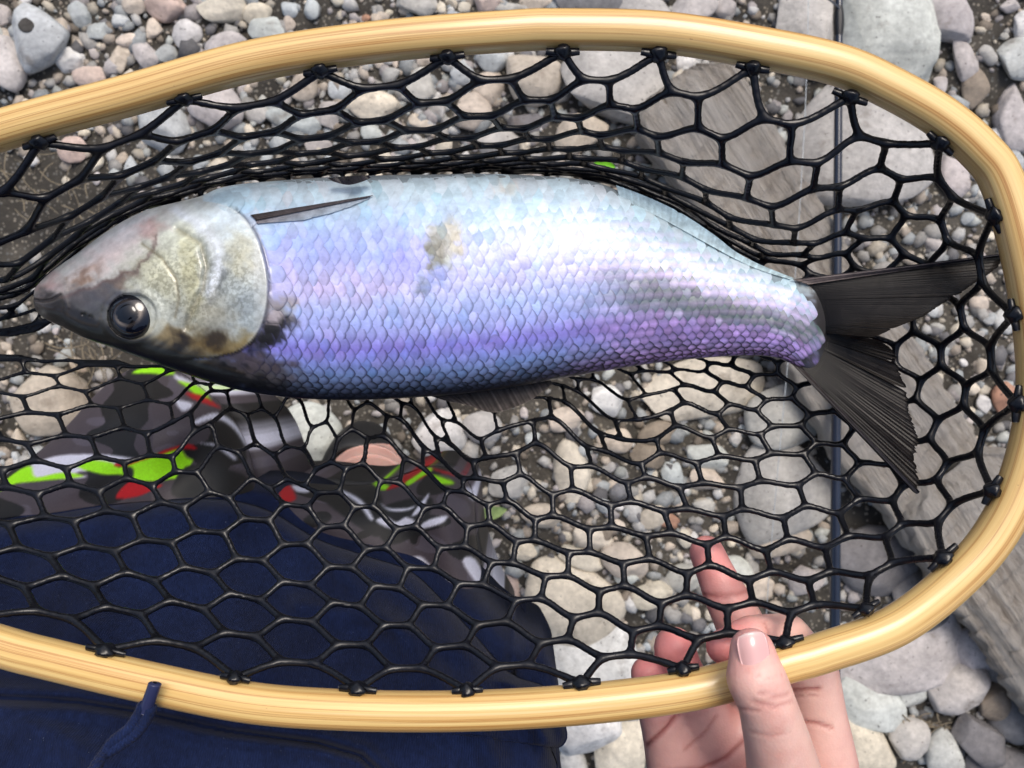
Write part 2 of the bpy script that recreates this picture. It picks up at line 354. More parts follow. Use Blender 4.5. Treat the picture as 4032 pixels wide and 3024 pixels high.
ST = [
 (150,148,112,130,20,'b','large smooth blue-grey stone with one dark round spot','river stone'),
 (-5,230,92,135,10,'m','big mauve-grey stone beside the dark-spotted blue-grey stone','river stone'),
 (12,68,38,48,20,'m','small mauve stone above the big mauve-grey stone','river stone'),
 (270,236,58,44,15,'w','pale whitish angular stone touching the dark-spotted stone','river stone'),
 (523,24,46,44,-20,'t','rounded tan stone beside the pink-mauve stone near the frame','river stone'),
 (640,12,78,60,0,'p','wide pink-mauve stone next to the rounded tan stone','river stone'),
 (877,26,100,58,10,'e','blocky beige-grey stone near the top of the hoop','river stone'),
 (725,122,58,55,30,'w','pale grey pear-shaped stone alone above the wooden hoop','river stone'),
 (592,102,36,42,0,'t','round speckled tan stone left of the pale pear-shaped stone','river stone'),
 (505,160,50,30,5,'t','flat oval tan stone beneath the round speckled one','river stone'),
 (384,122,48,37,10,'b','angular blue-grey stone amid fine gravel near the hoop','river stone'),
 (308,58,40,52,10,'b','upright blue-grey pebble beside the dark-spotted stone','river stone'),
 (470,222,38,56,-25,'t','leaning oval tan stone just outside the hoop','river stone'),
 (568,212,46,58,20,'m','mauve stone half under the wooden hoop','river stone'),
 (650,206,42,36,20,'b','grey stone between the mauve stone and the hoop','river stone'),
 (436,262,40,34,0,'m','short mauve stone against the hoop beside the leaning oval one','river stone'),
 (352,300,58,48,-15,'p','pink-tan stone tucked under the curving hoop','river stone'),
 (888,185,84,66,5,'m','mauve stone half hidden under the upper hoop','river stone'),
 (1012,40,62,52,25,'e','pale grey-tan stone touching the square grey stone','river stone'),
 (1140,30,42,32,-10,'b','oval blue-grey stone beside the square grey stone','river stone'),
 (1045,112,72,58,8,'n','square flat grey stone leaning on the hoop','river stone'),
 (1132,86,28,36,10,'t','oval tan stone beside the square grey stone','river stone'),
 (1640,8,82,62,0,'g','plain grey stone beside the fine gravel above the hoop','river stone'),
 (1436,66,22,18,0,'o','small rust-red pebble in the fine gravel above the hoop','pebble'),
 (1920,12,52,46,10,'p','pink triangular stone above the hoop','river stone'),
 (2010,42,66,26,-5,'g','flat grey stone beside the pink triangular stone','river stone'),
 (2120,10,72,36,5,'t','rounded buff stone above the flat grey stone','river stone'),
 (2330,30,150,56,-8,'d','long dark grey stone above the hoop','river stone'),
 (2520,36,140,62,-15,'g','grey slab-like stone beside the long dark grey stone','river stone'),
 (2730,34,105,70,25,'m','mauve-grey stone at the foot of the grey slab-like stone','river stone'),
 (2860,20,50,46,0,'m','small lilac-grey stone between mauve and brown-grey stones','river stone'),
 (3185,110,125,180,5,'g','brown-grey stone on which the rod lies near its guide','river stone'),
 (3500,130,205,285,-5,'n','huge pale grey boulder beside the rod, speckled dark','boulder'),
 (3722,60,88,118,10,'m','mauve-pink stone leaning on the huge pale grey boulder','river stone'),
 (3782,236,48,92,12,'m','elongated mauve-grey pebble lying on bare soil','river stone'),
 (4004,240,72,86,10,'n','pale greenish-grey rounded stone on bare soil','river stone'),
 (4020,110,48,60,0,'w','pale lilac stone next to the greenish-grey rounded stone','river stone'),
 (4006,450,70,135,8,'m','tall mauve-grey stone outside the hoop','river stone'),
 (3940,535,44,40,20,'w','small lilac-white pebble beside the hoop','river stone'),
 (3845,345,56,82,-5,'k','dark olive-brown stone sunk in soil','river stone'),
 (3705,332,28,40,0,'m','small mauve pebble below the elongated mauve-grey pebble','pebble'),
 (3990,620,58,56,15,'b','blue-grey stone below the lilac-white pebble outside the hoop','river stone'),
 (3400,560,300,285,-15,'g','huge grey-mauve boulder seen through the upper net','boulder'),
 (3758,690,70,84,-10,'m','mauve stone behind the net beside the grey-mauve boulder','river stone'),
 (840,420,120,95,-35,'m','large mauve-grey stone seen through the first net meshes','river stone'),
 (640,500,105,90,-20,'b','blue-grey faceted stone behind the net','river stone'),
 (295,600,58,62,0,'p','lumpy pinkish-tan stone on brown soil behind the net','river stone'),
 (1479,408,104,62,5,'e','domed beige-grey stone behind the net','river stone'),
 (1338,350,50,50,-20,'b','blue-grey stone above the domed beige-grey stone','river stone'),
 (1200,340,52,60,-20,'t','upright tan stone behind the net','river stone'),
 (1650,335,66,76,-20,'g','grey wedge-shaped stone behind the net','river stone'),
 (1153,480,110,52,-15,'b','long blue-grey stone behind the net','river stone'),
 (1290,445,50,56,-10,'m','mauve stone between long blue-grey and domed beige-grey stones','river stone'),
 (1722,420,30,55,0,'w','upright pale stone beside the grey wedge-shaped stone','river stone'),
 (1660,472,56,34,-10,'t','flat tan stone under the grey wedge-shaped stone','river stone'),
 (1460,520,48,36,5,'n','small round grey stone under the domed beige-grey stone','river stone'),
 (1255,575,54,34,0,'m','oval mauve-grey stone above the fish belly','river stone'),
 (1850,440,82,84,-20,'t','large tan stone next to the round dove-grey stone','river stone'),
 (1822,285,48,52,10,'b','blue-grey stone below a net knot','river stone'),
 (1920,345,62,80,-15,'t','rounded tan stone beside the large round dove-grey stone','river stone'),
 (1945,235,68,56,0,'b','smooth blue-grey stone next to the hoop','river stone'),
 (2094,308,120,102,-10,'t','large round dove-grey stone below a net knot','river stone'),
 (2425,335,215,150,-8,'g','large blocky grey stone beside the driftwood plank','boulder'),
 (2280,530,112,76,20,'t','buff stone below the blocky grey stone','river stone'),
 (2080,480,84,50,15,'d','dark slate-grey stone below the round dove-grey stone','river stone'),
 (2700,235,46,44,0,'w','whitish pebble between the hoop and blocky grey stone','river stone'),
 (1960,560,90,50,5,'g','grey-brown stone above the fish belly','river stone'),
 (3985,1270,52,58,0,'w','pale round pebble seen through the net by the tail tip','river stone'),
 (3960,1570,58,66,0,'o','reddish-brown stone between driftwood and hoop','river stone'),
 (2790,1535,250,128,12,'e','large pale beige flat stone under the tail base','boulder'),
 (3090,1630,150,130,10,'g','grey stone beside the large pale beige flat stone','river stone'),
 (3095,1925,205,215,10,'g','large grey stone under the rod','boulder'),
 (2590,1712,78,52,10,'k','brown stone below the large pale beige flat stone','river stone'),
 (2555,1790,72,50,-10,'k','dark brown stone below the lighter brown stone','river stone'),
 (2790,1808,84,56,0,'n','grey-green stone beside the large grey stone','river stone'),
 (2650,1868,44,52,0,'b','blue-grey pebble under the net near the driftwood side','river stone'),
 (2780,1885,76,42,-5,'t','tan stone below the grey-green stone','river stone'),
 (2390,1580,64,64,-15,'w','whitish stone under the net close to the dorsal fin','river stone'),
 (2215,1655,82,50,10,'t','tan oval stone under the dorsal fin','river stone'),
 (2420,1730,72,48,-10,'t','buff stone under the folded net','river stone'),
 (2440,1935,40,36,0,'d','dark slate pebble among buff gravel','river stone'),
 (2255,1862,72,138,5,'e','tall pale beige stone standing among gravel under the net','river stone'),
 (2235,2380,215,180,-25,'e','large beige boulder beside the long pinkish-tan stone','boulder'),
 (2340,2650,220,200,10,'w','large pale boulder under the lower hoop','boulder'),
 (1990,2330,64,150,-12,'p','long pinkish-tan stone beside the leg','river stone'),
 (2290,2192,94,48,-8,'e','flat beige stone above the large beige boulder','river stone'),
 (2052,2165,62,42,-20,'e','small beige stone on soil beside the leg','river stone'),
 (2330,2120,82,44,-10,'e','pale oval stone between beige pebbles','river stone'),
 (2455,2215,100,74,-30,'t','buff stone overlapping the pale blue disc stone','river stone'),
 (2462,2262,48,42,0,'n','pale blue disc-shaped stone','river stone'),
 (2632,2052,46,32,-15,'o','orange-brown pebble above the raised fingertip','pebble'),
 (2570,2030,60,44,20,'e','cream pebble beside the orange-brown one','pebble'),
 (3080,2110,130,96,5,'t','buff stone under the rod below the large grey stone','river stone'),
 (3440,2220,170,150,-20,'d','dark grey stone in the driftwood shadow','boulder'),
 (3560,2550,275,165,22,'m','large mauve-grey stone outside the lower hoop','boulder'),
 (3850,2570,105,115,10,'m','shaded mauve stone behind the large mauve-grey stone','river stone'),
 (3425,2770,142,112,5,'n','pale grey stone next to the hand','river stone'),
 (3380,2935,150,140,0,'e','flat beige-grey stone beside the wrist','river stone'),
 (3590,2722,66,60,10,'n','smooth blue-green stone between grey stones','river stone'),
 (3745,2712,140,96,20,'m','mauve-grey pointed stone in the jumble','river stone'),
 (3905,2745,72,80,-10,'k','brown-grey stone below the weathered slab','river stone'),
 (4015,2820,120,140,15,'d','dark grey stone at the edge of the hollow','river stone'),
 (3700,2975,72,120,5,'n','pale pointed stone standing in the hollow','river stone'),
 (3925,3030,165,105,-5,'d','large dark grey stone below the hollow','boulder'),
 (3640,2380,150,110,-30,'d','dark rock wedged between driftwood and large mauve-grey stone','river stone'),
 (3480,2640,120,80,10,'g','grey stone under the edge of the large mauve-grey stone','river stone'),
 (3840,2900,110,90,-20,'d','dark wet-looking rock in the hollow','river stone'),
 (3560,2900,90,80,30,'g','small grey rock in the hollow beside the pointed stone','river stone'),
 (3950,2640,80,70,10,'g','grey rock tucked against the weathered slab','river stone'),
 (2700,2280,80,60,10,'g','grey stone behind the raised finger','river stone'),
 (2900,2260,90,62,-10,'n','pale grey stone between raised finger and rod','river stone'),
 (3000,2330,70,60,0,'t','tan stone between raised finger and rod','river stone'),
 (2560,2330,80,54,15,'e','cream stone left of the raised finger','river stone'),
 (3180,2290,70,56,10,'m','mauve stone against the rod','river stone'),
 (2130,2030,80,52,-10,'t','tan stone next to the pale green leaf','river stone'),
 (2010,1900,90,60,10,'g','grey stone just right of the printed shorts','river stone'),
 (2300,2860,150,115,15,'w','whitish stone beside the frayed sweatshirt edge','river stone'),
 (2445,2945,108,150,-15,'e','cream stone between whitish stone and palm','river stone'),
 (2255,2995,58,80,0,'w','small whitish stone by the sweatshirt hem','river stone'),
 (205,1590,135,150,10,'t','large smooth tan stone seen through net near the fish head','river stone'),
 (1190,1740,150,150,0,'n','greenish-beige stone between the two legs','river stone'),
 (1730,1700,110,95,15,'w','pale grey stone beyond the shoe','river stone'),
 (1900,1690,80,70,-20,'g','grey stone under the dorsal fin beside the pale grey stone','river stone'),
]
for i, (px, py, rx, ry, a, ck, lab, cat) in enumerate(ST):
    so = put_stone(px, py, rx * 1.06, ry * 1.06, a, ck, lab, cat, big=True, i=i * 5 + (i // 3), name='boulder' if cat == 'boulder' else ('pebble' if cat == 'pebble' else 'stone'),
              flat=0.34 if cat == 'boulder' else 0.52)
    if i == 0:
        dv_, df_ = ico(3); dv_ = dv_ * [0.0078, 0.0074, 0.0012] * (1 + 0.06 * vnoise(dv_ * 0.7, 2, 2)[:, None])
        sp = mesh('dark_spot', dv_, df_); so_loc = so.location
        bpy.context.view_layer.update()
        hit = so.ray_cast(so.matrix_world.inverted() @ Vector((*P(78, 82, 0.76)[:2], 0.3)), (so.matrix_world.inverted().to_3x3() @ Vector((0, 0, -1))).normalized())
        spo = bpy.data.objects.new('dark_spot', sp); COL.objects.link(spo); sp.materials.append(M_LICHEN)
        spo.parent = so; spo.matrix_parent_inverse = so.matrix_world.inverted()
        wp = so.matrix_world @ hit[1] if hit[0] else Vector((so_loc.x, so_loc.y, so_loc.z)); nw = (so.matrix_world.inverted().transposed().to_3x3() @ hit[2]).normalized() if hit[0] else Vector((0, 0, 1))
        spo.matrix_basis = Matrix.Translation(wp) @ nw.to_track_quat('Z', 'Y').to_matrix().to_4x4()
# loose pebbles between them
PNM = {'b': 'blue-grey', 'm': 'mauve', 't': 'tan', 'e': 'cream', 'w': 'whitish', 'g': 'grey'}
PGR = {'b': 'loose blue-grey pebbles', 'm': 'loose mauve pebbles', 't': 'loose tan pebbles', 'e': 'loose cream pebbles', 'w': 'loose whitish pebbles', 'g': 'loose grey pebbles'}
HIDE = [[(420, 900), (800, 760), (2400, 740), (3100, 1120), (3200, 1380), (2400, 1430), (1400, 1540), (700, 1440), (200, 1200)],
        [(0, 2080), (900, 2000), (1700, 2350), (2150, 2700), (2180, 3024), (0, 3024)],
        [(280, 1900), (420, 1600), (640, 1480), (900, 1700), (1000, 1900), (1800, 1950), (1850, 2300), (900, 2100)],
        [(2560, 380), (2900, 340), (3850, 1900), (3850, 2080), (3600, 2080)]]
cnt = 0; tries = 0
zones = [((0, 0, 1900, 420), 0.36), ((0, 420, 2300, 720), 0.2), ((3650, 0, 4032, 1700), 0.1), ((2000, 1500, 3000, 2650), 0.26), ((0, 1250, 420, 1950), 0.12), ((1000, 1600, 2050, 1900), 0.06), ((3250, 2000, 4032, 3024), 0.06)]
while cnt < 215 and tries < 14000:
    tries += 1; u = rs.random(); acc = 0
    for z, wgt in zones:
        acc += wgt
        if u < acc: break
    px, py = rs.uniform(z[0], z[2]), rs.uniform(z[1], z[3])
    r = rs.choice([rs.uniform(17, 27), rs.uniform(22, 42)]); ok = not any(bool(inpoly(px, py, h)) for h in HIDE)
    if ok:
        for (qx, qy, qa, qb) in placed:
            rr = 0.86 * min(qa, qb) + 0.14 * max(qa, qb)
            if math.hypot(px - qx, py - qy) < rr + r * 0.8: ok = False; break
    if not ok: continue
    ck = rs.choice('bbmtteewgg')
    near = min((q for q in ST if len(q[6].split()) <= 11), key=lambda q: math.hypot(px - q[0], py - q[1]) - (q[2] + q[3]) / 2)
    put_stone(px, py, r * rs.uniform(0.95, 1.3), r * rs.uniform(0.72, 0.95), rs.uniform(0, 180), ck, 'small %s pebble beside the %s' % (PNM[ck], near[6]), 'pebble', PGR[ck], 'pebble', 0.62, False)
    cnt += 1
# gravel: far too many to count
rng = np.random.RandomState(11); GV, GF, GC = [], [], []; base = [stone_shape(500 + s, 1, 0.8) for s in range(8)]; off = 0
keys = list('bbbmmttteewggggddkn')
for i in range(18500):
    if i < 13000: x, y = rng.uniform(-0.58, 0.58), rng.uniform(-0.44, 0.44)
    else: x, y = rng.uniform(-1.05, 1.05), rng.uniform(-0.95, 0.95)
    dens = 0.55 + 0.5 * float(vnoise(np.array([[x * 1.6, y * 1.6]]), 21, 2)[0])
    if x > 0.36 and y > -0.1: dens -= 0.25
    if x < -0.40 and 0.14 < y < 0.26: dens -= 0.5
    if rng.rand() > dens + 0.3: continue
    r = 0.0017 + 0.0060 * rng.rand() ** 1.6
    if rng.rand() < 0.16: r *= 1.5
    v, f = base[rng.randint(8)]; a = rng.uniform(0, 6.28); ca, sa = math.cos(a), math.sin(a)
    s = np.array([r * rng.uniform(0.9, 1.35), r * rng.uniform(0.75, 1.0), r * rng.uniform(0.5, 0.8)])
    q = v * s; q = np.column_stack([q[:, 0] * ca - q[:, 1] * sa, q[:, 0] * sa + q[:, 1] * ca, q[:, 2]]) + [x, y, float(ground_z(x, y)) + s[2] * 0.35]
    GV.append(q); GF += [(p[0] + off, p[1] + off, p[2] + off) for p in f]; off += len(v)
    c = lin(SCOL[keys[rng.randint(len(keys))]]) * rng.uniform(0.6, 1.05); GC.append(np.tile(c, (len(v), 1)))
tag(obj('gravel', mesh('gravel', np.concatenate(GV), GF, True, np.concatenate(GC)), M_GRAVEL), 'fine mixed grey and tan gravel scattered over damp soil', 'gravel', kind='stuff')

# ------------------------------------------------------------------ driftwood and slab
def plank(name, A, B, width, thick, seed, label, cat, mat, zc):
    """weathered, split log or slab lying from pixel A to pixel B on the ground"""
    a, b_ = P(*A, 0.75), P(*B, 0.75); a[2] = b_[2] = zc; d = b_ - a; L = np.linalg.norm(d); ang = math.atan2(d[1], d[0])
    nu, nv = 120, 56; u = np.linspace(0, 1, nu); th = np.linspace(0, 2 * np.pi, nv, endpoint=False)
    U, T = np.meshgrid(u, th, indexing='ij')
    sec = 3.2
    cy = np.sign(np.cos(T)) * np.abs(np.cos(T)) ** (2 / sec); cz = np.sign(np.sin(T)) * np.abs(np.sin(T)) ** (2 / sec)
    p3 = np.stack([U.ravel() * 1.2, T.ravel() * 0.9, 0 * U.ravel()], -1)
    e = smooth(0, 0.05, U) * smooth(0, 0.05, 1 - U); e = 0.55 + 0.45 * e ** 0.6
    wv = 1 + 0.10 * vnoise(np.stack([U.ravel() * 1.5, np.sign(cy).ravel()], -1), seed, 3).reshape(U.shape)
    g = vnoise(np.stack([U.ravel() * 0.7, (cy * 5).ravel()], -1), seed + 3, 3).reshape(U.shape)
    crack = -np.exp(-((cy - 0.18 - 0.25 * (U - 0.5)) / 0.035) ** 2) * smooth(0.05, 0.3, U) * 0.35 - np.exp(-((cy + 0.42 - 0.1 * np.sin(U * 5)) / 0.05) ** 2) * 0.3 * smooth(0.95, 0.6, U)
    Yl = cy * width / 2 * wv * e; Zl = cz * thick / 2 * e + np.where(cz > 0, (0.10 * g + crack) * thick / 2, 0)
    V = np.stack([(U - 0.5) * L * 1.0, Yl, Zl], -1).reshape(-1, 3); V += 0.0012 * vnoise(V * 60, seed + 8, 2)[:, None]
    F = [tuple(f) for f in grid_faces(nu, nv, False, True)] + [tuple(range(nv))[::-1], tuple(range((nu - 1) * nv, nu * nv))]
    o = obj(name, mesh(name, V, F), mat); m = (a + b_) / 2; o.location = m; o.rotation_euler = (0, R(1.2), ang); tag(o, label, cat); return o
plank('driftwood', (2640, 330), (3830, 2120), 0.118, 0.045, 4, 'weathered grey driftwood plank with long splits under the tail', 'driftwood', M_DRIFT, 0.045)
plank('stone_slab', (3700, 1840), (4560, 3160), 0.125, 0.05, 12, 'flat weathered grey slab with a straight edge outside the hoop', 'slab', M_DRIFT, 0.05)

# ------------------------------------------------------------------ fishing rod lying on the stones
rod = empty('fishing_rod', tuple(P(3290, 1500, 0.735))); tag(rod, 'dark blue fishing rod lying across the grey stones behind the net', 'fishing rod')
ra, rb = P(3308, -700, 0.728), P(3278, 3900, 0.728)
tt = np.linspace(0, 1, 60)[:, None]
v, f, u = tube(ra + (rb - ra) * tt, np.linspace(0.0030, 0.0058, 60), 14); obj('blank', mesh('blank', v, f, uv=u), M_ROD, rod)
def rod_at(py): return ra + (rb - ra) * ((py + 700) / 4600)
def rod_r(py): return 0.0030 + 0.0028 * (py + 700) / 4600
for (y0, y1) in ((20, 150), (-420, -300)):
    q = np.stack([rod_at(y0 + (y1 - y0) * k) for k in np.linspace(0, 1, 14)])
    v, f, u = tube(q, (rod_r(y0) + 0.0014) * np.sin(np.linspace(0.5, math.pi - 0.5, 14)) ** 0.6, 12); obj('thread_wrap', mesh('thread_wrap', v, f), M_WRAP, rod)
g0 = rod_at(60); gp = catmull([g0 + [0, 0.004, 0.003], g0 + [-0.012, 0.012, 0.006], g0 + [-0.034, 0.020, 0.010], g0 + [-0.060, 0.021, 0.012]], 8)
v, f, u = tube(gp, 0.0009, 8); obj('line_guide', mesh('line_guide', v, f), M_STEEL, rod)
q = np.stack([rod_at(y) for y in np.linspace(3500, 3900, 10)]); v, f, u = tube(q, 0.012 * np.sin(np.linspace(0.6, 2.5, 10)) ** 0.3, 16); obj('cork_grip', mesh('cork_grip', v, f), M_CORK, rod)
lp = catmull([P(3190, -300, 0.72), P(3172, 400, 0.715), P(3130, 1100, 0.71), P(3100, 1450, 0.71), P(3059, 1890, 0.712), P(3029, 2250, 0.716), P(3000, 2700, 0.73)], 10)
v, f, u = tube(lp, 0.00038, 6); tag(obj('fishing_line', mesh('fishing_line', v, f), M_LINE), 'thin clear fishing line running over the stones beside the rod', 'fishing line')

# ------------------------------------------------------------------ landing net: wooden hoop, handle, rubber bag, knots
RIM = [(0,515),(500,378),(1000,240),(1500,164),(2000,124),(2200,117),(2600,128),(3000,190),(3300,256),(3500,343),(3700,458),(3850,585),(3945,715),(4028,1000),(4078,1300),(4088,1550),(4050,1790),(3955,2040),(3800,2245),(3535,2458),(3235,2571),(3078,2616),(2850,2688),(2600,2737),(2200,2780),(1800,2799),(1400,2796),(1000,2768),(600,2690),(200,2596),(0,2543),(-500,2385),(-1000,2165),(-1450,1880),(-1760,1640),(-1850,1550),(-1760,1450),(-1450,1215),(-1000,930),(-500,690)]
DR = 0.262
net = empty('landing_net', tuple(P(-1850, 1550, DR))); tag(net, 'wooden hoop landing net with black rubber mesh bag holding the fish', 'landing net')
rimc = catmull(RIM, 14, True); rp = P(rimc[:, 0], rimc[:, 1], DR)
rp = np.vstack([rp, rp[:1]])
sides = 28; hr = 0.0064
v, f, u = tube(rp, hr, sides, 1.0, caps=False, power=2.35)
obj('hoop', mesh('hoop', v, f, uv=u), M_WOOD, net)
hp = np.linspace(0, 1, 40); hx = -1840 - hp * 1700
hw = 0.011 + 0.006 * np.sin(hp * math.pi * 1.3 + 0.3) ** 2 + 0.004 * hp
v, f, u = tube(P(hx, 1550 + 0 * hx, DR), hw * np.clip(np.minimum(1, (1.02 - hp) * 9), 0.2, 1) ** 0.5, 24, 0.75, power=2.6)
obj('handle', mesh('handle', v, f, uv=u), M_WOOD, net)

KN = [(158,562),(727,392),(1262,282),(1762,226),(2215,206),(2592,214),(2962,268),(3345,384),(3700,566),(3912,850),(3990,1240),(4004,1590),(3905,1930),(3712,2195),(3408,2398),(3090,2528),(2690,2632),(2290,2690),(1840,2718),(1410,2712),(928,2668),(418,2560),(-80,2430),(-560,2262),(-1000,2060),(-1390,1790),(-1560,1545),(-1390,1300),(-950,1010),(-410,760)]
NK = len(KN); kc = np.array(KN, float)
def rim_at(s):
    s = s % NK; i = int(math.floor(s)); t = s - i; g = lambda j: kc[j % NK]
    p0, p1, p2, p3 = g(i - 1), g(i), g(i + 1), g(i + 2)
    return 0.5 * (2 * p1 + (p2 - p0) * t + (2 * p0 - 5 * p1 + 4 * p2 - p3) * t ** 2 + (3 * p1 - p0 - 3 * p2 + p3) * t ** 3)
BEL = [(-1800,1300),(-600,1240),(0,1215),(130,1150),(200,1068),(300,992),(400,917),(500,855),(600,812),(700,787),(800,752),(950,716),(1100,703),(1300,690),(1500,683),(1700,680),(1900,677),(2100,684),(2300,700),(2450,738),(2560,788),(2700,858),(2800,928),(2900,998),(3000,1048),(3150,1090),(3400,1060),(4200,1000)]
belx, bely = np.array(BEL).T
def net_pt(s, k):
    rx, ry = rim_at(s)
    g = 0.28 + 0.18 * smooth(2700, 3990, rx) + 0.25 * smooth(300, -1400, rx)
    cx = 1150 + (rx - 1150) * g; cy = 1335 + 0.06 * (ry - 1335)
    fk = 0.95 * (min(k, 16.0) / 16.0) ** 0.95 + 0.004 * max(0, k - 16.0)
    x = rx + (cx - rx) * fk; y = ry + (cy - ry) * fk
    # upper wall: the rows crowd together against the belly of the fish
    top = float(smooth(1150, 700, ry) * smooth(3750, 3000, x))
    lim = float(np.interp(x, belx, bely)) - 6
    yt = ry + (lim - ry) * (1 - math.exp(-k / 4.2)) * 1.04 if k <= 13 else lim + (k - 13) * 34
    y = y * (1 - top) + yt * top
    tau = 8 - 5 * float(smooth(2900, 3950, rx)) - 2 * float(smooth(600, -900, rx)); dz = 0.070 * (1 - math.exp(-k / tau)) + 0.020 * float(smooth(9, 15, k))
    dt = [0, 0.004, 0.012, 0.021, 0.031, 0.041, 0.051, 0.060, 0.067, 0.072, 0.076, 0.079, 0.081, 0.083][min(int(k), 13)]
    D = DR + dz * (1 - top) + dt * top
    # slack folds between the fish and the legs
    bot = float(smooth(1900, 2200, ry)); fb = bot * float(smooth(8.5, 12.0, k) * smooth(15.8, 13.2, k)) * float(smooth(2800, 2450, x)) * float(smooth(450, 800, x))
    ph = 2 * math.pi * (x - 880) / 640
    y += fb * (-70 * math.cos(ph)); D += fb * 0.010 * math.sin(ph + 0.5) - 0.004 * fb
    h = math.sin(s * 7.13 + k * 3.7) * math.cos(s * 3.3 - k * 5.1)
    x += 9 * h * min(k, 3) / 3; y += 7 * math.sin(s * 5.7 + k * 2.1) * min(k, 3) / 3 * (1 - 0.7 * top)
    return np.array([x, y, D])
ROWS = 19; strands = []
unit = lambda a: a / (np.linalg.norm(a[:2]) + 1e-9)
def link(k, i):
    c = i + (0.5 if k % 2 else 0.0); a = 0.0 if k == 0 else 0.115
    return net_pt(c - a, k), net_pt(c + a, k)
def strand(p, q, tp, tq, k, wob):
    n_ = 9; t = np.linspace(0, 1, n_)[:, None]
    m0, m1 = tp, tq
    c = (2 * t ** 3 - 3 * t ** 2 + 1) * p + (t ** 3 - 2 * t ** 2 + t) * m0 + (-2 * t ** 3 + 3 * t ** 2) * q + (t ** 3 - t ** 2) * m1
    W = P(c[:, 0], c[:, 1], c[:, 2]); r = (0.00150 if k < 4 else 0.00140 if k < 9 else 0.00122 if k < 13 else 0.0010) * (1 + 0.16 * np.abs(2 * t[:, 0] - 1) ** 3) * 1.02
    strands.append(tube(W, r, 7, 0.9, caps=True, power=2.4)[:2])
for k in range(ROWS):
    for i in range(NK):
        L0, L1 = link(k, i); ld = L1 - L0
        if k > 0: strand(L0, L1, ld, ld, k, 0)
        if k == ROWS - 1: continue
        nr = link(k + 1, i if k % 2 == 0 else i + 1); nl = link(k + 1, i - 1 if k % 2 == 0 else i)
        e = nr[0] - L1; nd = nr[1] - nr[0]
        le = np.linalg.norm(e[:2]); strand(L1, nr[0], 0.45 * e + (0.62 * le * unit(ld) if k else 0.4 * e), 0.45 * e + 0.62 * le * unit(nd), k, 0)
        e = nl[1] - L0; nd = nl[0] - nl[1]
        le = np.linalg.norm(e[:2]); strand(L0, nl[1], 0.45 * e - (0.62 * le * unit(ld) if k else -0.4 * e), 0.45 * e + 0.62 * le * unit(nd), k, 0)
v, f, _n = remesh('mesh_bag', strands, 0.00078, 5); obj('mesh_bag', mesh('mesh_bag', v, f), M_RUB, net)
# knots that tie the bag to the hoop
kv, kf = ico(3); kv = kv * (1 + 0.20 * vnoise(kv * 0.8, 5, 3)[:, None]) * [0.0033, 0.0033, 0.0036]
tabs = [(kv, kf)]
for sg, up_ in ((-1, 0.0016), (1, 0.0006)):
    pth = catmull([(0, 0, 0), (sg * 0.0030, 0.0000, 0.0002), (sg * 0.0048, 0.0001, 0.0002), (sg * 0.0063, 0.0003, 0.0)], 4)
    tabs.append(tube(pth, np.array([0.0016] * 5 + list(np.linspace(0.0016, 0.00135, len(pth) - 5))), 8, 0.7, power=3.2)[:2])
v, f = merge(tabs); KM = mesh('tie_knot', v, f); KM.materials.append(M_RUB)
for i, (kx, ky) in enumerate(KN):
    tg = rim_at(i + 0.02) - rim_at(i - 0.02); o = obj('tie_knot', KM, None, net)
    q = P(kx, ky, DR - 0.0006); ang = math.atan2(-tg[1], tg[0])
    o.location = q; o.rotation_euler = (R(8 * math.sin(i * 2.3)), R(6 * math.sin(i * 1.7)), ang); o.scale = (0.92 + 0.14 * math.sin(i * 3.1), 0.82 + 0.08 * math.sin(i * 5.3), 0.85)

# ------------------------------------------------------------------ the fish
TOPE = [(132,1165),(142,1128),(205,1068),(300,1000),(400,925),(500,862),(600,820),(700,795),(790,772),(860,742),(950,724),(1100,711),(1300,697),(1500,690),(1700,687),(1900,684),(2100,691),(2300,708),(2400,736),(2500,785),(2600,838),(2700,895),(2800,958),(2900,1010),(3000,1055),(3100,1092),(3180,1097),(3260,1088),(3310,1082)]
BOTE = [(132,1190),(142,1222),(180,1256),(250,1290),(330,1330),(450,1372),(560,1412),(700,1462),(850,1512),(1000,1547),(1200,1570),(1400,1575),(1600,1567),(1800,1552),(2000,1527),(2200,1492),(2400,1457),(2600,1427),(2800,1407),(2950,1400),(3050,1407),(3120,1436),(3180,1482),(3260,1562),(3310,1612)]
def smooth_curve(pts):
    c = catmull(pts, 12); return c[:, 0], c[:, 1]
tx, ty = smooth_curve(TOPE); bx_, by_ = smooth_curve(BOTE)
ytop = lambda x: np.interp(x, tx, ty); ybot = lambda x: np.interp(x, bx_, by_)
TH = [(128, 0.0035), (250, 0.009), (450, 0.0145), (700, 0.018), (1000, 0.0195), (1600, 0.0205), (2200, 0.0165), (2700, 0.0105), (3100, 0.0056), (3210, 0.0034), (3310, 0.0006)]
thx, thy = np.array(TH).T
thick = lambda x: np.interp(x, thx, thy)
D0 = lambda x: 0.3155 - 0.004 * smooth(2600, 3400, x)
GILL = [(800,792),(880,806),(950,846),(1010,930),(1046,1040),(1056,1130),(1046,1230),(1012,1318),(950,1376),(860,1405),(760,1412)]
PRE = [(700,905),(790,960),(815,1050),(800,1140),(760,1215),(735,1290)]
CHK = [(560,960),(640,1020),(695,1100),(705,1180),(690,1250)]
MOUTH = [(128,1178),(165,1186),(205,1180),(238,1160)]
gcx, gcy = catmull(GILL, 8).T
def gill_side(px, py):                      # >0 outside (behind) the gill cover edge
    ex = np.interp(py, catmull(GILL, 8)[:, 1], catmull(GILL, 8)[:, 0]); return px - ex
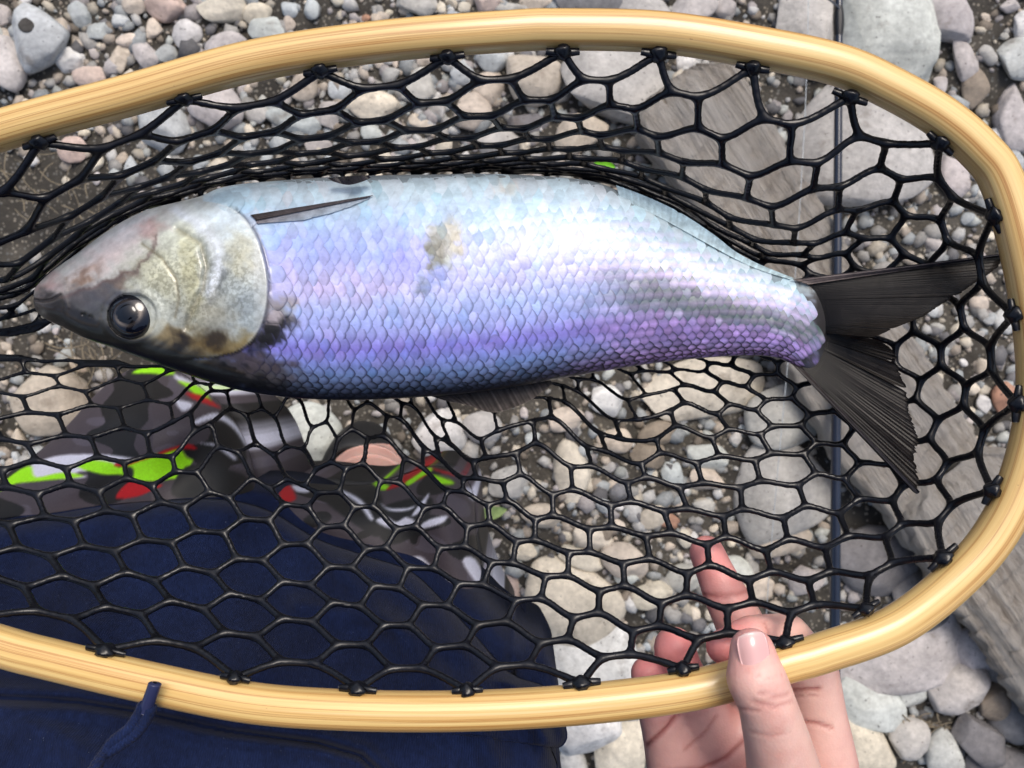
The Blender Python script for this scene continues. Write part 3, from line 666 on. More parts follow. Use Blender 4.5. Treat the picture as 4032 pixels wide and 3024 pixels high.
def relief(px, py):
    """how far the head stands proud of the smooth body, metres"""
    px = np.asarray(px, float); py = np.asarray(py, float); r = np.zeros_like(px)
    hd = (px < 1150); gp_ = gill_side(px, py)
    cov = smooth(6, -6, gp_) * smooth(560, 1000, px) * smooth(1425, 1395, py) * smooth(780, 815, py); r += 0.0016 * cov
    r -= 0.0017 * np.exp(-(segdist(px, py, PRE) / 15) ** 2) * hd
    r -= 0.0006 * np.exp(-(segdist(px, py, CHK) / 10) ** 2) * hd
    r -= 0.0011 * np.exp(-(segdist(px, py, MOUTH) / 6) ** 2)
    r += 0.0009 * np.exp(-((px - 185) / 50) ** 2 - ((py - 1140) / 30) ** 2) + 0.0008 * np.exp(-((px - 215) / 50) ** 2 - ((py - 1222) / 26) ** 2) + 0.0007 * np.exp(-(segdist(px, py, [(262, 1120), (250, 1165), (262, 1210)]) / 14) ** 2)
    r -= 0.0010 * np.exp(-(((px - 862) * 0.95 + (py - 1120) * 0.3) / 22) ** 2 - (((py - 1120) * 0.95 - (px - 862) * 0.3) / 70) ** 2)
    r += 0.0012 * np.exp(-((px - 950) / 75) ** 2 - ((py - 1090) / 160) ** 2)
    r += 0.0010 * np.exp(-((px - 630) / 80) ** 2 - ((py - 1060) / 110) ** 2)
    r -= 0.0010 * np.exp(-(segdist(px, py, [(812, 742), (830, 800), (900, 840)]) / 14) ** 2)
    r -= 0.0009 * np.exp(-((px - 330) / 9) ** 2 - ((py - 1238) / 7) ** 2) + 0.0007 * np.exp(-((px - 358) / 8) ** 2 - ((py - 1246) / 7) ** 2)
    er = np.hypot((px - 520) / 108, (py - 1245) / 100); r += 0.0006 * np.exp(-((er - 1.02) / 0.16) ** 2) - 0.002 * (er < 0.9)
    return r
def fish_D(px, py):
    yt, yb = ytop(px), ybot(px); c = np.clip((2 * py - yt - yb) / (yb - yt + 1e-6), -1, 1)
    return D0(px) - thick(px) * np.sqrt(1 - c * c) ** 0.86 - relief(px, py)
def blob(px, py, cx, cy, rx, ry, ang, soft=1.0):
    a = R(ang); dx, dy = px - cx, py - cy
    u = (dx * math.cos(a) + dy * math.sin(a)) / rx; v_ = (-dx * math.sin(a) + dy * math.cos(a)) / ry
    return np.exp(-np.maximum(u * u + v_ * v_, 0) ** (1.2 * soft))
HEADB = [(480,950,340,90,-34,(.82,.83,.84),.95),(420,1010,190,55,-35,(.78,.72,.72),.8),(600,900,62,36,-20,(.76,.57,.56),.75),(185,1120,66,46,-45,(.70,.60,.60),.9),
 (330,1085,80,26,-35,(.45,.35,.28),.8),(470,1105,95,26,-32,(.38,.30,.26),.8),(640,1090,125,130,0,(.76,.76,.66),.95),(735,930,120,110,10,(.82,.84,.78),.9),
 (752,1080,38,170,-8,(.72,.71,.56),.75),(950,1090,100,220,0,(.73,.77,.78),.95),(900,870,120,80,25,(.86,.92,.96),.97),(940,1010,60,100,0,(.75,.72,.58),.6),(862,1120,22,66,18,(.24,.25,.23),.85),
 (975,1230,70,90,0,(.58,.63,.66),.7),(840,1230,90,60,0,(.60,.58,.50),.6),(330,1165,130,44,-10,(.30,.28,.29),.85),(430,1190,100,50,-5,(.27,.27,.30),.9),(230,1235,110,50,28,(.15,.12,.12),.97),(360,1285,230,66,22,(.11,.10,.10),.97),
 (800,1360,220,50,10,(.46,.38,.21),.95),(650,1310,80,36,15,(.55,.48,.33),.8),(720,1335,34,40,0,(.12,.09,.05),.9),(850,1335,60,40,10,(.16,.12,.06),.9),(960,1345,60,34,-25,(.50,.44,.28),.8)]
def fish_col(px, py):
    px = np.asarray(px, float); py = np.asarray(py, float); yt, yb = ytop(px), ybot(px); t = np.clip((py - yt) / (yb - yt), 0, 1)
    nz = np.stack([px.ravel() / 75.0, py.ravel() / 75.0], -1); wx = (13 * vnoise(nz, 31, 4)).reshape(px.shape); wy = (13 * vnoise(nz, 47, 4)).reshape(px.shape)
    K_ = [(0, (.77, .84, .87)), (.10, (.71, .81, .87)), (.20, (.63, .74, .90)), (.27, (.60, .67, .93)), (.36, (.61, .655, .93)), (.5, (.67, .69, .93)), (.60, (.62, .70, .95)), (.70, (.60, .645, .95)), (.775, (.50, .47, .89)), (.83, (.48, .53, .88)), (.89, (.39, .50, .74)), (.95, (.25, .32, .46)), (.985, (.16, .18, .24)), (1, (.05, .05, .07))]
    kt = [a for a, _ in K_]; c = np.stack([np.interp(t, kt, [q[1][i] for q in K_]) for i in range(3)], -1)
    def ov(m, col):
        nonlocal c
        m = np.clip(m, 0, 1)[..., None]; c = c * (1 - m) + np.array(col) * m
    tail = smooth(2200, 2800, px)
    ov(tail * np.exp(-((t - .12) / .13) ** 2) * .7, (.68, .80, .84))
    ov(tail * np.exp(-((t - .38) / .17) ** 2) * .55, (.68, .62, .78)); ov(smooth(2350, 2750, px) * np.exp(-((t - .58) / .10) ** 2) * .82, (.28, .40, .38))
    ov(tail * np.exp(-((t - .80) / .09) ** 2) * .6, (.66, .50, .90)); ov(tail * np.exp(-((t - .93) / .05) ** 2) * .5, (.42, .40, .55))
    ov(blob(px, py, 1350, 1130, 330, 80, 0) * .55, (.78, .73, .93)); ov(blob(px, py, 1620, 1000, 90, 90, 0) * .5, (.45, .47, .98))
    wq, wr = px + wx * 1.6, py + wy * 1.6
    ov(blob(wq, wr, 1740, 965, 80, 100, 10, 3) * .85, (.56, .59, .55)); ov(blob(wq, wr, 1715, 1000, 34, 75, 0, 2) * .8, (.36, .36, .31)); ov(blob(wq, wr, 1790, 930, 30, 80, 10) * .6, (.68, .65, .54)); ov(blob(wq, wr, 1700, 1110, 70, 34, -40, 2) * .55, (.40, .50, .80))
    ov(blob(wq, wr, 1660, 1130, 26, 26, 0) * .5, (.45, .47, .45)); ov(blob(wq, wr, 1990, 740, 40, 36, 0) * .5, (.82, .76, .68))
    ov(blob(wq, wr, 1095, 1230, 70, 70, 0, 2) * .7, (.60, .54, .46)); ov(blob(wq, wr, 1060, 1320, 105, 46, -32, 2) * .97, (.055, .05, .045)); ov(blob(wq, wr, 1000, 1440, 200, 60, 14, 2) * .85, (.24, .205, .19)); ov(blob(wq, wr, 900, 1490, 280, 46, 14, 2) * .9, (.05, .045, .04))
    ov(blob(wq, wr, 1010, 900, 60, 70, 0) * .5, (.82, .86, .90))
    hd = smooth(6, -8, gill_side(px, py)) * (px < 1090) * smooth(1425, 1405, py) + smooth(930, 800, px) * smooth(1400, 1425, py)
    hd = np.clip(np.where((py < 792) & (px < 800), 1, hd), 0, 1)
    cb = c.copy(); c = np.broadcast_to(np.array((.64, .66, .64)), cb.shape).copy()
    for cx, cy, rx, ry, a, col, s in HEADB: ov(blob(px + wx, py + wy, cx, cy, rx, ry, a) * s, col)
    ov(np.exp(-(segdist(px + wx * .3, py + wy * .3, [(690, 830), (790, 885), (855, 970), (862, 1050), (825, 1140)]) / 30) ** 2) * .75, (.88, .91, .95))
    ov(np.exp(-(segdist(px + wx * .5, py + wy * .5, [(245, 1172), (400, 1120), (540, 1062), (598, 990), (612, 930)]) / 9) ** 2) * .6, (.36, .28, .27))
    ov(np.exp(-(segdist(px, py, PRE) / 9) ** 2) * .4, (.50, .47, .36)); ov(np.exp(-(segdist(px, py, CHK) / 6) ** 2) * .45, (.40, .36, .26))
    st = (vnoise(np.stack([(px + py * .7).ravel() / 260.0, (py + px * .65).ravel() / 70.0], -1), 61, 4)).reshape(px.shape); c = c * (1 + 0.05 * st[..., None])
    ov(np.exp(-(segdist(px, py, MOUTH) / 7) ** 2) * .7, (.13, .11, .11)); ov((np.exp(-((px - 330) / 9) ** 2 - ((py - 1238) / 7) ** 2) + np.exp(-((px - 358) / 8) ** 2 - ((py - 1246) / 7) ** 2)) * .9, (.03, .03, .03))
    ov(smooth(1.30, 1.05, np.hypot((px - 545) / 100, (py - 1235) / 95)) * smooth(520, 620, px) * .8, (.80, .82, .78))
    ov(smooth(.80, .93, t + .02 * st) * smooth(150, 300, px) * .97, (.035, .03, .028))
    ov(np.exp(-((gill_side(px, py) + 9) / 6) ** 2) * (py > 820) * (py < 1380) * .25, (.84, .86, .86))
    c = cb * (1 - hd[..., None]) + c * hd[..., None]
    ov(np.exp(-((gill_side(px, py) - 6) / 8) ** 2) * (py > 820) * (py < 1390) * .55, (.22, .22, .25))
    ov(smooth(3140, 3225, px + wx * 3.0) * .95, (.125, .11, .115)); ov(smooth(3090, 3150, px) * smooth(1425, 1455, py), (.10, .09, .09))
    lum = c.mean(-1, keepdims=True); c = np.where((px > 1000)[..., None], lum + (c - lum) * .82 + .012, c)
    return lin(np.clip(c, 0, 1))
xs = np.concatenate([[132, 135, 139], np.linspace(143, 1120, 215), np.linspace(1128, 3310, 190)]); nx = len(xs)
th_top = np.linspace(0, math.pi, 130); th_bot = np.linspace(math.pi, 2 * math.pi, 34)[1:-1]; th = np.concatenate([th_top, th_bot]); nth = len(th)
Xg = np.repeat(xs[:, None], nth, 1); cth = np.cos(th)[None]; sth = np.sin(th)[None]
yt, yb = ytop(Xg), ybot(Xg); Yg = (yt + yb) / 2 - (yb - yt) / 2 * cth
Dg = D0(Xg) - thick(Xg) * np.sign(sth) * np.abs(sth) ** 0.86; Dg = np.where(sth > 0.02, Dg - relief(Xg, Yg), Dg)
V = P(Xg.ravel(), Yg.ravel(), Dg.ravel()); F = [tuple(f) for f in grid_faces(nx, nth, False, True)] + [tuple(range(nth)), tuple(range((nx - 1) * nth, nx * nth))[::-1]]
Cf = fish_col(Xg.ravel(), Yg.ravel())
Cbody = Cf.copy(); under = smooth(1075, 1130, Xg.ravel())[:, None] * 1.0; Cbody = Cbody * (1 - 0.55 * under)
fish = empty('fish', tuple(P(1700, 1150, 0.335))); tag(fish, 'silvery lavender fish lying on its side in the net', 'fish')
me = mesh('body', V, F, True, Cbody)
fm = np.clip(blob(Xg.ravel(), Yg.ravel(), 650, 1110, 150, 160, 0) + blob(Xg.ravel(), Yg.ravel(), 780, 1130, 70, 200, 0) + blob(Xg.ravel(), Yg.ravel(), 950, 1120, 105, 190, 0), 0, 1) * 0.45
at = me.color_attributes.new('Freckle', 'FLOAT_COLOR', 'POINT'); at.data.foreach_set('color', np.stack([fm, fm, fm, np.ones_like(fm)], -1).ravel())
body = obj('body', me, M_FISH, fish)
# scales, each a small lifted plate of its own
g = np.linspace(-1, 1, 7); Us, Vs = np.meshgrid(g, g, indexing='ij'); du = Us * np.sqrt(1 - Vs ** 2 / 2); dv = Vs * np.sqrt(1 - Us ** 2 / 2); ru = np.hypot(du, dv); du = du * (1 - 0.40 * np.abs(dv) ** 1.3)
sf = grid_faces(7, 7); SV, SF, SCc = [], [], []; off = 0; rng = np.random.RandomState(3)
offs = [5, 17, 33, 53, 77, 105, 137, 173, 213, 256]
while offs[-1] < 900: offs.append(offs[-1] + 44)
for j, o_ in enumerate(offs):
    px = 880.0 + (21 if j % 2 else 0)
    while px < 3310:
        s = 1.0 - 0.22 * float(smooth(2000, 3200, px)); pitch = 42 * s
        yb1, yt1 = float(ybot(px)), float(ytop(px)); py = yb1 - o_ * s
        rowh = (offs[min(j + 1, len(offs) - 1)] - offs[max(j - 1, 0)]) / 2 * s if 0 < j < len(offs) - 1 else 46 * s
        ok = py > yt1 + (16 if px < 2300 else 30) and float(gill_side(np.array(px), np.array(py))) > (30 if py < 1400 else 0) and not (py > 1400 and px < 1000 - (py - 1400) * 0.5)
        if px > 3090: ok = ok and yt1 + 18 < py < 1452 and px < np.interp(py, [1100, 1140, 1200, 1290, 1345, 1395, 1450], [3110, 3145, 3180, 3208, 3225, 3195, 3120]) + rng.uniform(-22, 22)
        if ok:
            x = px + rng.uniform(-4, 4); y = py + rng.uniform(-2.5, 2.5); a, b_ = 41 * s, max(rowh * 1.16, 10)
            slope = float(ybot(px + 40) - ybot(px - 40)) / 80 * max(0, 1 - o_ / 700)
            qx = x + du * a; qy = y + dv * b_ + du * a * slope; qy = np.clip(qy, ytop(qx) + 1, ybot(qx) - 1)
            lift = 0.00010 + 0.00046 * ((du + 1) / 2) ** 1.3 * (0.8 + 0.4 * rng.rand()) - 0.00028 * dv ** 2 + rng.normal() * 0.00010 * dv + rng.normal() * 0.00006 * du
            D = np.minimum(fish_D(qx, qy), 0.3104 - np.maximum(0, qx - 3200) * 2.65e-5 + 1.0 * (qx < 3190)) - lift * (0.6 + 0.4 * s)
            SV.append(P(qx.ravel(), qy.ravel(), D.ravel())); SF += [(p[0] + off, p[1] + off, p[2] + off, p[3] + off) for p in sf]; off += 49
            c = fish_col(np.minimum(qx.ravel(), 3120 + 20 * rng.rand()), np.minimum(qy.ravel(), 1420) if px > 3100 else qy.ravel()); h = rng.normal(0, 1, 3)
            c = c * (1 + 0.08 * np.clip(h[0], -1.6, 1.6)) * (1 + np.array([0.05, 0.0, -0.01]) * h[1])
            t_ = (py - yt1) / (yb1 - yt1); wt = float(smooth(2050, 2600, px)); dvr, dur = dv.ravel(), du.ravel()
            if wt > 0:
                low = t_ > .68; band_ = np.exp(-((dvr - .05) / (.50 if low else .34)) ** 2) * (0.75 + 0.25 * dur)
                brt = lin((0.76, 0.69, 0.86)) if not low else lin((0.70, 0.58, 0.83)) * rng.uniform(.55, 1.2); gap = lin((0.52, 0.66, 0.70)) if t_ < .40 else lin((0.19, 0.30, 0.26)) if not low else lin((0.16, 0.14, 0.20))
                amt = wt * float(smooth(.06, .2, t_)) * (0.62 if t_ < .42 else 0.8) * (0.85 + 0.3 * rng.rand())
                tgt = gap * (1 - band_[:, None]) + brt * band_[:, None] * (0.42 if .48 < t_ <= .66 else 1.0) * rng.uniform(.75, 1.15)
                c = c * (1 - min(amt, 1)) + tgt * min(amt, 1)
            rur = ru.ravel(); dk = float(smooth(150, 40, o_)); ed = smooth(0.84 - 0.42 * dk, 1.0, rur) * (0.45 + 0.55 * smooth(-0.2, 0.5, dur)); ed = np.maximum(ed, dk * smooth(-.1, -.75, dur) * .9)
            edc = lin((0.20, 0.20, 0.31)) * (1 - dk) + lin((0.04, 0.045, 0.06)) * dk
            es = (0.72 + 0.28 * dk) * float(smooth(0.05, 0.85, t_)) * 1.15 * rng.uniform(.6, 1.2); c = c * (1 + 0.25 * dk * np.exp(-(dvr / .5) ** 2)[:, None])
            c = c * (1 - min(es, 1) * ed[:, None]) + edc * min(es, 1) * ed[:, None]
            SCc.append(np.clip(c, 0, 1))
        px += pitch
obj('scales', mesh('scales', np.concatenate(SV), SF, True, np.concatenate(SCc)), M_SCALE, fish)['kind'] = 'stuff'
# eye
EX, EY = 520, 1240; ed0 = float(D0(np.array(520.)) - thick(520) * 0.86); er = 92 * K * 0.30
v, f = ico(5); rr = np.hypot(v[:, 0] - 0.02, v[:, 1] - 0.04); ce = np.tile(lin((0.035, 0.045, 0.085)), (len(v), 1))
an = np.arctan2(v[:, 1], v[:, 0]); ir = np.exp(-((rr - 0.54) / 0.075) ** 2) * np.clip(0.9 * np.exp(-((an - 0.1) / 0.5) ** 2) + 0.7 * np.exp(-((an + 2.3) / 0.6) ** 2) + 0.12, 0, 1) * (v[:, 2] > 0); ce = ce * (1 - ir[:, None]) + lin((0.50, 0.46, 0.42)) * ir[:, None]
pu = (rr < 0.47)[:, None] * (v[:, 2] > 0)[:, None]; ce = np.where(pu, lin((0.015, 0.018, 0.03)), ce)
ol = smooth(0.86, 0.98, rr)[:, None]; ce = ce * (1 - ol) + lin((0.09, 0.09, 0.11)) * ol
eye = obj('eye', mesh('eye', v * [er, er * 0.98, er * 0.50], f, True, ce), M_EYE, fish); eye.location = P(EX, EY, ed0 + 0.0022)
v, f = ico(4); v = v[:, :] * [er * 0.47, er * 0.46, er * 0.16]
lens = obj('pupil', mesh('pupil', v, f, True, np.tile(lin((0.02, 0.025, 0.045)), (len(v), 1))), M_EYE); lens.parent = eye; lens.location = (er * 0.02, er * 0.04, er * 0.36)
# fins
def fin(name, base, edge, nray, Db, De, cb, ce, mat, ridge=0.00010, jag=0, seed=0, thick_=0.0007, nrad=26, on=None):
    """fan of rays from a base line to an outer edge line (photo pixels), with thickness"""
    rng = np.random.RandomState(seed); bb = catmull(base, 10); ee = catmull(edge, 10)
    def along(c, n_):
        L = np.concatenate([[0], np.cumsum(np.hypot(*np.diff(c, axis=0).T))]); t = np.linspace(0, L[-1], n_)
        return np.stack([np.interp(t, L, c[:, 0]), np.interp(t, L, c[:, 1])], -1)
    m = nray * 4 + 1; b2, e2 = along(bb, m), along(ee, m); w_ = np.arange(m) % 4
    jg = 1 - jag * 0.35 * np.abs(np.sin(np.arange(m) / m * 11 + seed)) - jag * 0.25 * rng.rand(m)
    for _ in range(int(jag * 40)):
        c0 = rng.randint(4, m - 4); jg -= jag * rng.uniform(.6, 1.5) * np.exp(-((np.arange(m) - c0) / rng.uniform(.7, 1.6)) ** 2)
    t = np.linspace(0, 1, nrad); Q = b2[:, None] + (e2 - b2)[:, None] * (t[None, :, None] * jg[:, None, None])
    rg = ridge * np.cos(np.arange(m) * math.pi / 2)[:, None] * (0.5 + 0.5 * t)[None]
    D = Db + (De - Db) * t[None] - rg + 0.0012 * np.sin(np.arange(m) / m * 9 + seed)[:, None] * t[None]
    if on is not None: D = fish_D(Q[..., 0], Q[..., 1]) - on - rg
    top_ = P(Q[..., 0], Q[..., 1], D).reshape(-1, 3); bot_ = P(Q[..., 0], Q[..., 1], D + thick_ * (1.3 - t)[None]).reshape(-1, 3)
    Fg = grid_faces(m, nrad); V = np.vstack([top_, bot_]); n1 = m * nrad
    F = [tuple(q) for q in Fg] + [tuple(q[::-1] + n1) for q in Fg]
    bd = [i * nrad for i in range(m)] + [(m - 1) * nrad + k for k in range(1, nrad)] + [i * nrad + nrad - 1 for i in range(m - 2, -1, -1)] + list(range(nrad - 2, 0, -1))
    for q in range(len(bd)): a, b_ = bd[q], bd[(q + 1) % len(bd)]; F.append((a, b_, b_ + n1, a + n1))
    vr = 0.25 if cb[0] > .5 else 1.0
    rc = (1 + vr * (-0.08 + 0.24 * (np.cos(np.arange(m) * math.pi / 2) > 0.5)))[:, None, None] * (1 + vr * 0.12 * rng.normal(size=(m, 1, 1)))
    c = (np.array(cb) * (1 - t[None, :, None]) + np.array(ce) * t[None, :, None]); c = lin(np.clip(c * rc, 0, 1)).reshape(-1, 3)
    return obj(name, mesh(name, V, F, True, np.vstack([c, c])), mat, fish)
tl = fin('tail_fin', [(3138,1100),(3180,1150),(3215,1215),(3235,1265),(3240,1310)], [(3970,1004),(3930,1055),(3860,1110),(3770,1165),(3650,1240),(3530,1292),(3440,1328)], 34, 0.3106, 0.291, (.075,.068,.07), (.135,.12,.11), M_FIN, jag=0.05, seed=2)
tag(tl, label='dark upper lobe of the tail fin')
tl = fin('tail_fin', [(3240,1280),(3236,1325),(3205,1385),(3165,1425),(3120,1436)], [(3440,1322),(3535,1395),(3562,1480),(3590,1590),(3618,1700),(3628,1810),(3630,1900),(3618,1942)], 36, 0.3106, 0.296, (.08,.072,.066), (.145,.128,.115), M_FIN, jag=0.12, seed=5)
tag(tl, label='dark lower lobe of the tail fin with ragged edge')
for s_, b1, e1 in ((0, [(3120,1100),(3150,1108),(3180,1120)], [(3965,996),(3968,1000),(3970,1006)]), (1, [(3165,1452),(3140,1440),(3110,1425)], [(3622,1936),(3612,1945),(3596,1938)])):
    fin('tail_fin_edge', b1, e1, 3, 0.3085, 0.2895 if s_ == 0 else 0.2945, (.42,.38,.37) if s_ == 0 else (.16,.14,.14), (.14,.14,.17), M_FIN, seed=7, nrad=30)
fin('dorsal_fin', [(1690,1558),(1850,1540),(2000,1520),(2165,1492)], [(1760,1580),(1840,1596),(1930,1626),(2010,1612),(2070,1588),(2120,1556),(2175,1512)], 18, 0.318, 0.322, (.13,.13,.14), (.36,.33,.31), M_FIN, jag=0.06, seed=4)
fin('anal_fin', [(2440,780),(2600,858),(2750,940),(2900,1022),(3000,1066),(3110,1100)], [(2425,728),(2560,778),(2700,848),(2810,922),(2900,992),(3000,1044),(3125,1094)], 26, 0.310, 0.312, (.78,.87,.90), (.70,.80,.84), M_FINP, jag=0.05, seed=6)
fd = float(fish_D(np.array(1000.), np.array(865.)))
fin('pectoral_fin', [(995,848),(1003,862),(1012,880)], [(1468,771),(1445,788),(1390,812),(1310,838),(1200,866)], 14, 0, 0, (.52,.50,.52), (.66,.72,.78), M_FINP, jag=0.06, seed=9, on=0.0011, thick_=0.0004)
fin('pectoral_fin_edge', [(985,846),(996,856),(1008,868)], [(1470,768),(1464,772),(1440,780)], 4, 0, 0, (.17,.145,.15), (.30,.28,.30), M_FIN, seed=10, on=0.0017, thick_=0.0006)
fin('pelvic_fin', [(1290,700),(1390,692),(1450,690)], [(1310,714),(1370,728),(1425,716),(1460,700)], 6, 0.2985, 0.2975, (.10,.09,.11), (.14,.12,.15), M_FIN, seed=12)

# ------------------------------------------------------------------ the person
person = empty('person', tuple(P(900, 2600, 0.79))); tag(person, 'crouching person in navy sweatshirt and printed shorts gripping the hoop with one hand', 'person')
def capsules(chain, rings=5, sides=20):
    """chain of (x,y,z,r): overlapping spheres and cones"""
    parts = []; sv, sfc = ico(3)
    for i, q in enumerate(chain):
        parts.append((sv * q[3] + q[:3], sfc))
        if i + 1 < len(chain):
            n2 = chain[i + 1]; t = np.linspace(0, 1, rings); c = q[:3] + (n2[:3] - q[:3]) * t[:, None]; parts.append(tube(c, q[3] + (n2[3] - q[3]) * t, sides)[:2])
    return parts
def pc(px, py, D, rmm): return np.array([*P(px, py, D), rmm / 1000.0])
thumb = [pc(2962,2562,.2465,7.3), pc(2978,2672,.2435,9.5), pc(3022,2775,.2445,9.2), pc(3062,2925,.251,10.8), pc(3085,3030,.257,12.2), pc(3115,3200,.270,15.5), pc(3080,3380,.292,19)]
index = [pc(2846,2548,.2795,6.3), pc(2960,2505,.281,7.6), pc(3100,2505,.285,8.5), pc(3195,2640,.293,10), pc(3215,2800,.298,11), pc(3240,3010,.303,13.5), pc(3170,3300,.310,19)]
middle = [pc(2783,2176,.313,7.2), pc(2818,2258,.313,7.9), pc(2857,2346,.3115,9.0), pc(2905,2440,.310,9.8), pc(2980,2620,.307,10.6), pc(3040,2850,.309,13), pc(3060,3150,.314,18)]
ring_ = [pc(2655,2550,.291,7.9), pc(2682,2640,.297,8.4), pc(2745,2760,.304,9.8), pc(2840,2930,.311,13), pc(2930,3200,.318,18)]
pinky = [pc(2548,2652,.2955,6.5), pc(2575,2755,.302,7.6), pc(2640,2890,.3085,11.5), pc(2700,3050,.315,16), pc(2800,3280,.321,20)]
wrist = [pc(2940,3300,.318,24), pc(2990,3480,.322,24), pc(3060,3800,.325,26)]
elbow = np.array([0.235, -0.40, 0.47, 0.040]); wrist.append(elbow)
hv, hf, hn = remesh('hand', sum([capsules(c) for c in (thumb, index, middle, ring_, pinky, wrist)], []) + capsules([ring_[3], middle[5], index[5]]) + capsules([pinky[3], ring_[4], middle[6], index[6]]), 0.00125, 9)
hpx = hv[:, 0] / (K * (CAMZ - hv[:, 2])) + 2016; hpy = -hv[:, 1] / (K * (CAMZ - hv[:, 2])) + 1512; up = hn[:, 2] > 0.1; hD = CAMZ - hv[:, 2]
CR = [([(2685,2792),(2632,2862),(2570,2915),(2520,2948)], 9, .0011, .28), ([(2945,2900),(2860,2985),(2760,3030),(2640,3040)], 9, .0009, .28), ([(3120,2718),(3225,2714)], 7, .0009, .28), ([(3165,2842),(3225,2852),(3275,2868)], 7, .0009, .28),
      ([(2770,2342),(2860,2350),(2945,2325)], 8, .0007, .30), ([(2960,2760),(3050,2785),(3120,2765)], 8, .0005, .24), ([(2985,2725),(3060,2745),(3105,2730)], 6, .0004, .24), ([(2905,2790),(2990,2800)], 6, .0004, .24), ([(2950,2880),(3040,2900),(3110,2880)], 5, .0003, .24), ([(2985,2660),(3040,2668),(3080,2655)], 4, .0003, .24), ([(3110,2740),(3215,2738)], 5, .0004, .28), ([(2905,2480),(2915,2520)], 6, .0004, .28), ([(3010,2450),(3030,2500)], 6, .0005, .28), ([(2700,2950),(2780,2880),(2820,2820)], 7, .0005, .28), ([(2740,2770),(2700,2792),(2665,2800)], 8, .0008, .3)]
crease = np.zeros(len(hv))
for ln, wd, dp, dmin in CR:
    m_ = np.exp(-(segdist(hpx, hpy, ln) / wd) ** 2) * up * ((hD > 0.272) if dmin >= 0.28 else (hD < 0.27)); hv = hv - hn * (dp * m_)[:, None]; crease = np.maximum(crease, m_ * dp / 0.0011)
sk = np.tile(np.array((.87, .72, .67)), (len(hv), 1))
for chn, rad, s_ in ((thumb, 10, .45), (index, 15, .8), (middle, 20, .85), (ring_, 16, .85), (pinky, 14, .8)):
    d = np.linalg.norm(hv - chn[0][:3], axis=1) * 1000; m_ = (s_ * np.exp(-(d / rad) ** 2))[:, None]; sk = sk * (1 - m_) + np.array((.90, .54, .545)) * m_
m_ = (smooth(.283, .300, hD) * .45)[:, None]; sk = sk * (1 - m_) + np.array((.82, .60, .58)) * m_
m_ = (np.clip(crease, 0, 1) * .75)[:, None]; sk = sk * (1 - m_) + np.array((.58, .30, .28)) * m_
# lower legs and feet belong to the same body
legR = [np.array([*P(1440, 2260, .50), .052]), np.array([*P(1440, 2120, .60), .050]), np.array([*P(1448, 1965, .69), .042]), np.array([*P(1450, 1900, .725), .038]), np.array([*P(1452, 1860, .75), .034])]
legL = [np.array([*P(560, 1900, .52), .044]), np.array([*P(590, 1900, .62), .044]), np.array([*P(580, 1900, .73), .034]), np.array([*P(580, 1840, .765), .028])]
lv, lf = merge(capsules(legR, 6, 32) + capsules(legL, 6, 32))
V = np.vstack([hv, lv]); F = hf + [tuple(i + len(hv) for i in q) for q in lf]
obj('body', mesh('body', V, F, True, lin(np.vstack([sk, np.tile((.84, .665, .61), (len(lv), 1))]))), M_SKIN, person)
# thumbnail and fingertips' nail rims
def nail(cx, cy, wpx, hpx_, ang, D, bulge, name='fingernail'):
    g = np.linspace(-1, 1, 15); U, V_ = np.meshgrid(g, g, indexing='ij')
    uu = U * np.sqrt(np.clip(1 - np.abs(V_) ** 3.2 * 0.30, 0, 1)); vv = V_ * np.sqrt(np.clip(1 - U ** 2 * 0.30, 0, 1))
    a = R(ang); dx = uu * wpx / 2; dy = vv * hpx_ / 2; x = cx + dx * math.cos(a) - dy * math.sin(a); y = cy + dx * math.sin(a) + dy * math.cos(a)
    Dn = D + bulge * uu ** 2 + 0.0014 * np.clip(-vv, 0, 1) ** 2 - 0.0009 * vv
    top_ = P(x, y, Dn).reshape(-1, 3); bot_ = P(x, y, Dn + 0.0012).reshape(-1, 3); n1 = len(top_); Fg = grid_faces(15, 15)
    c = np.tile(np.array((.84, .66, .645)), (n1, 1)); e = smooth(-.72, -.95, vv.ravel())[:, None]; c = c * (1 - e) + np.array((.85, .76, .73)) * e
    l_ = smooth(.6, .95, vv.ravel())[:, None] * .5; c = c * (1 - l_) + np.array((.90, .75, .745)) * l_
    bd = [i * 15 for i in range(15)] + [14 * 15 + k for k in range(1, 15)] + [i * 15 + 14 for i in range(13, -1, -1)] + list(range(13, 0, -1))
    Fs = [tuple(q) for q in Fg] + [tuple(q[::-1] + n1) for q in Fg] + [(bd[q], bd[(q + 1) % len(bd)], bd[(q + 1) % len(bd)] + n1, bd[q] + n1) for q in range(len(bd))]
    return obj(name, mesh(name, np.vstack([top_, bot_]), Fs, True, lin(np.vstack([c, c]))), M_NAIL, person)
nail(2968, 2560, 122, 146, -11, 0.2381, 0.0021)
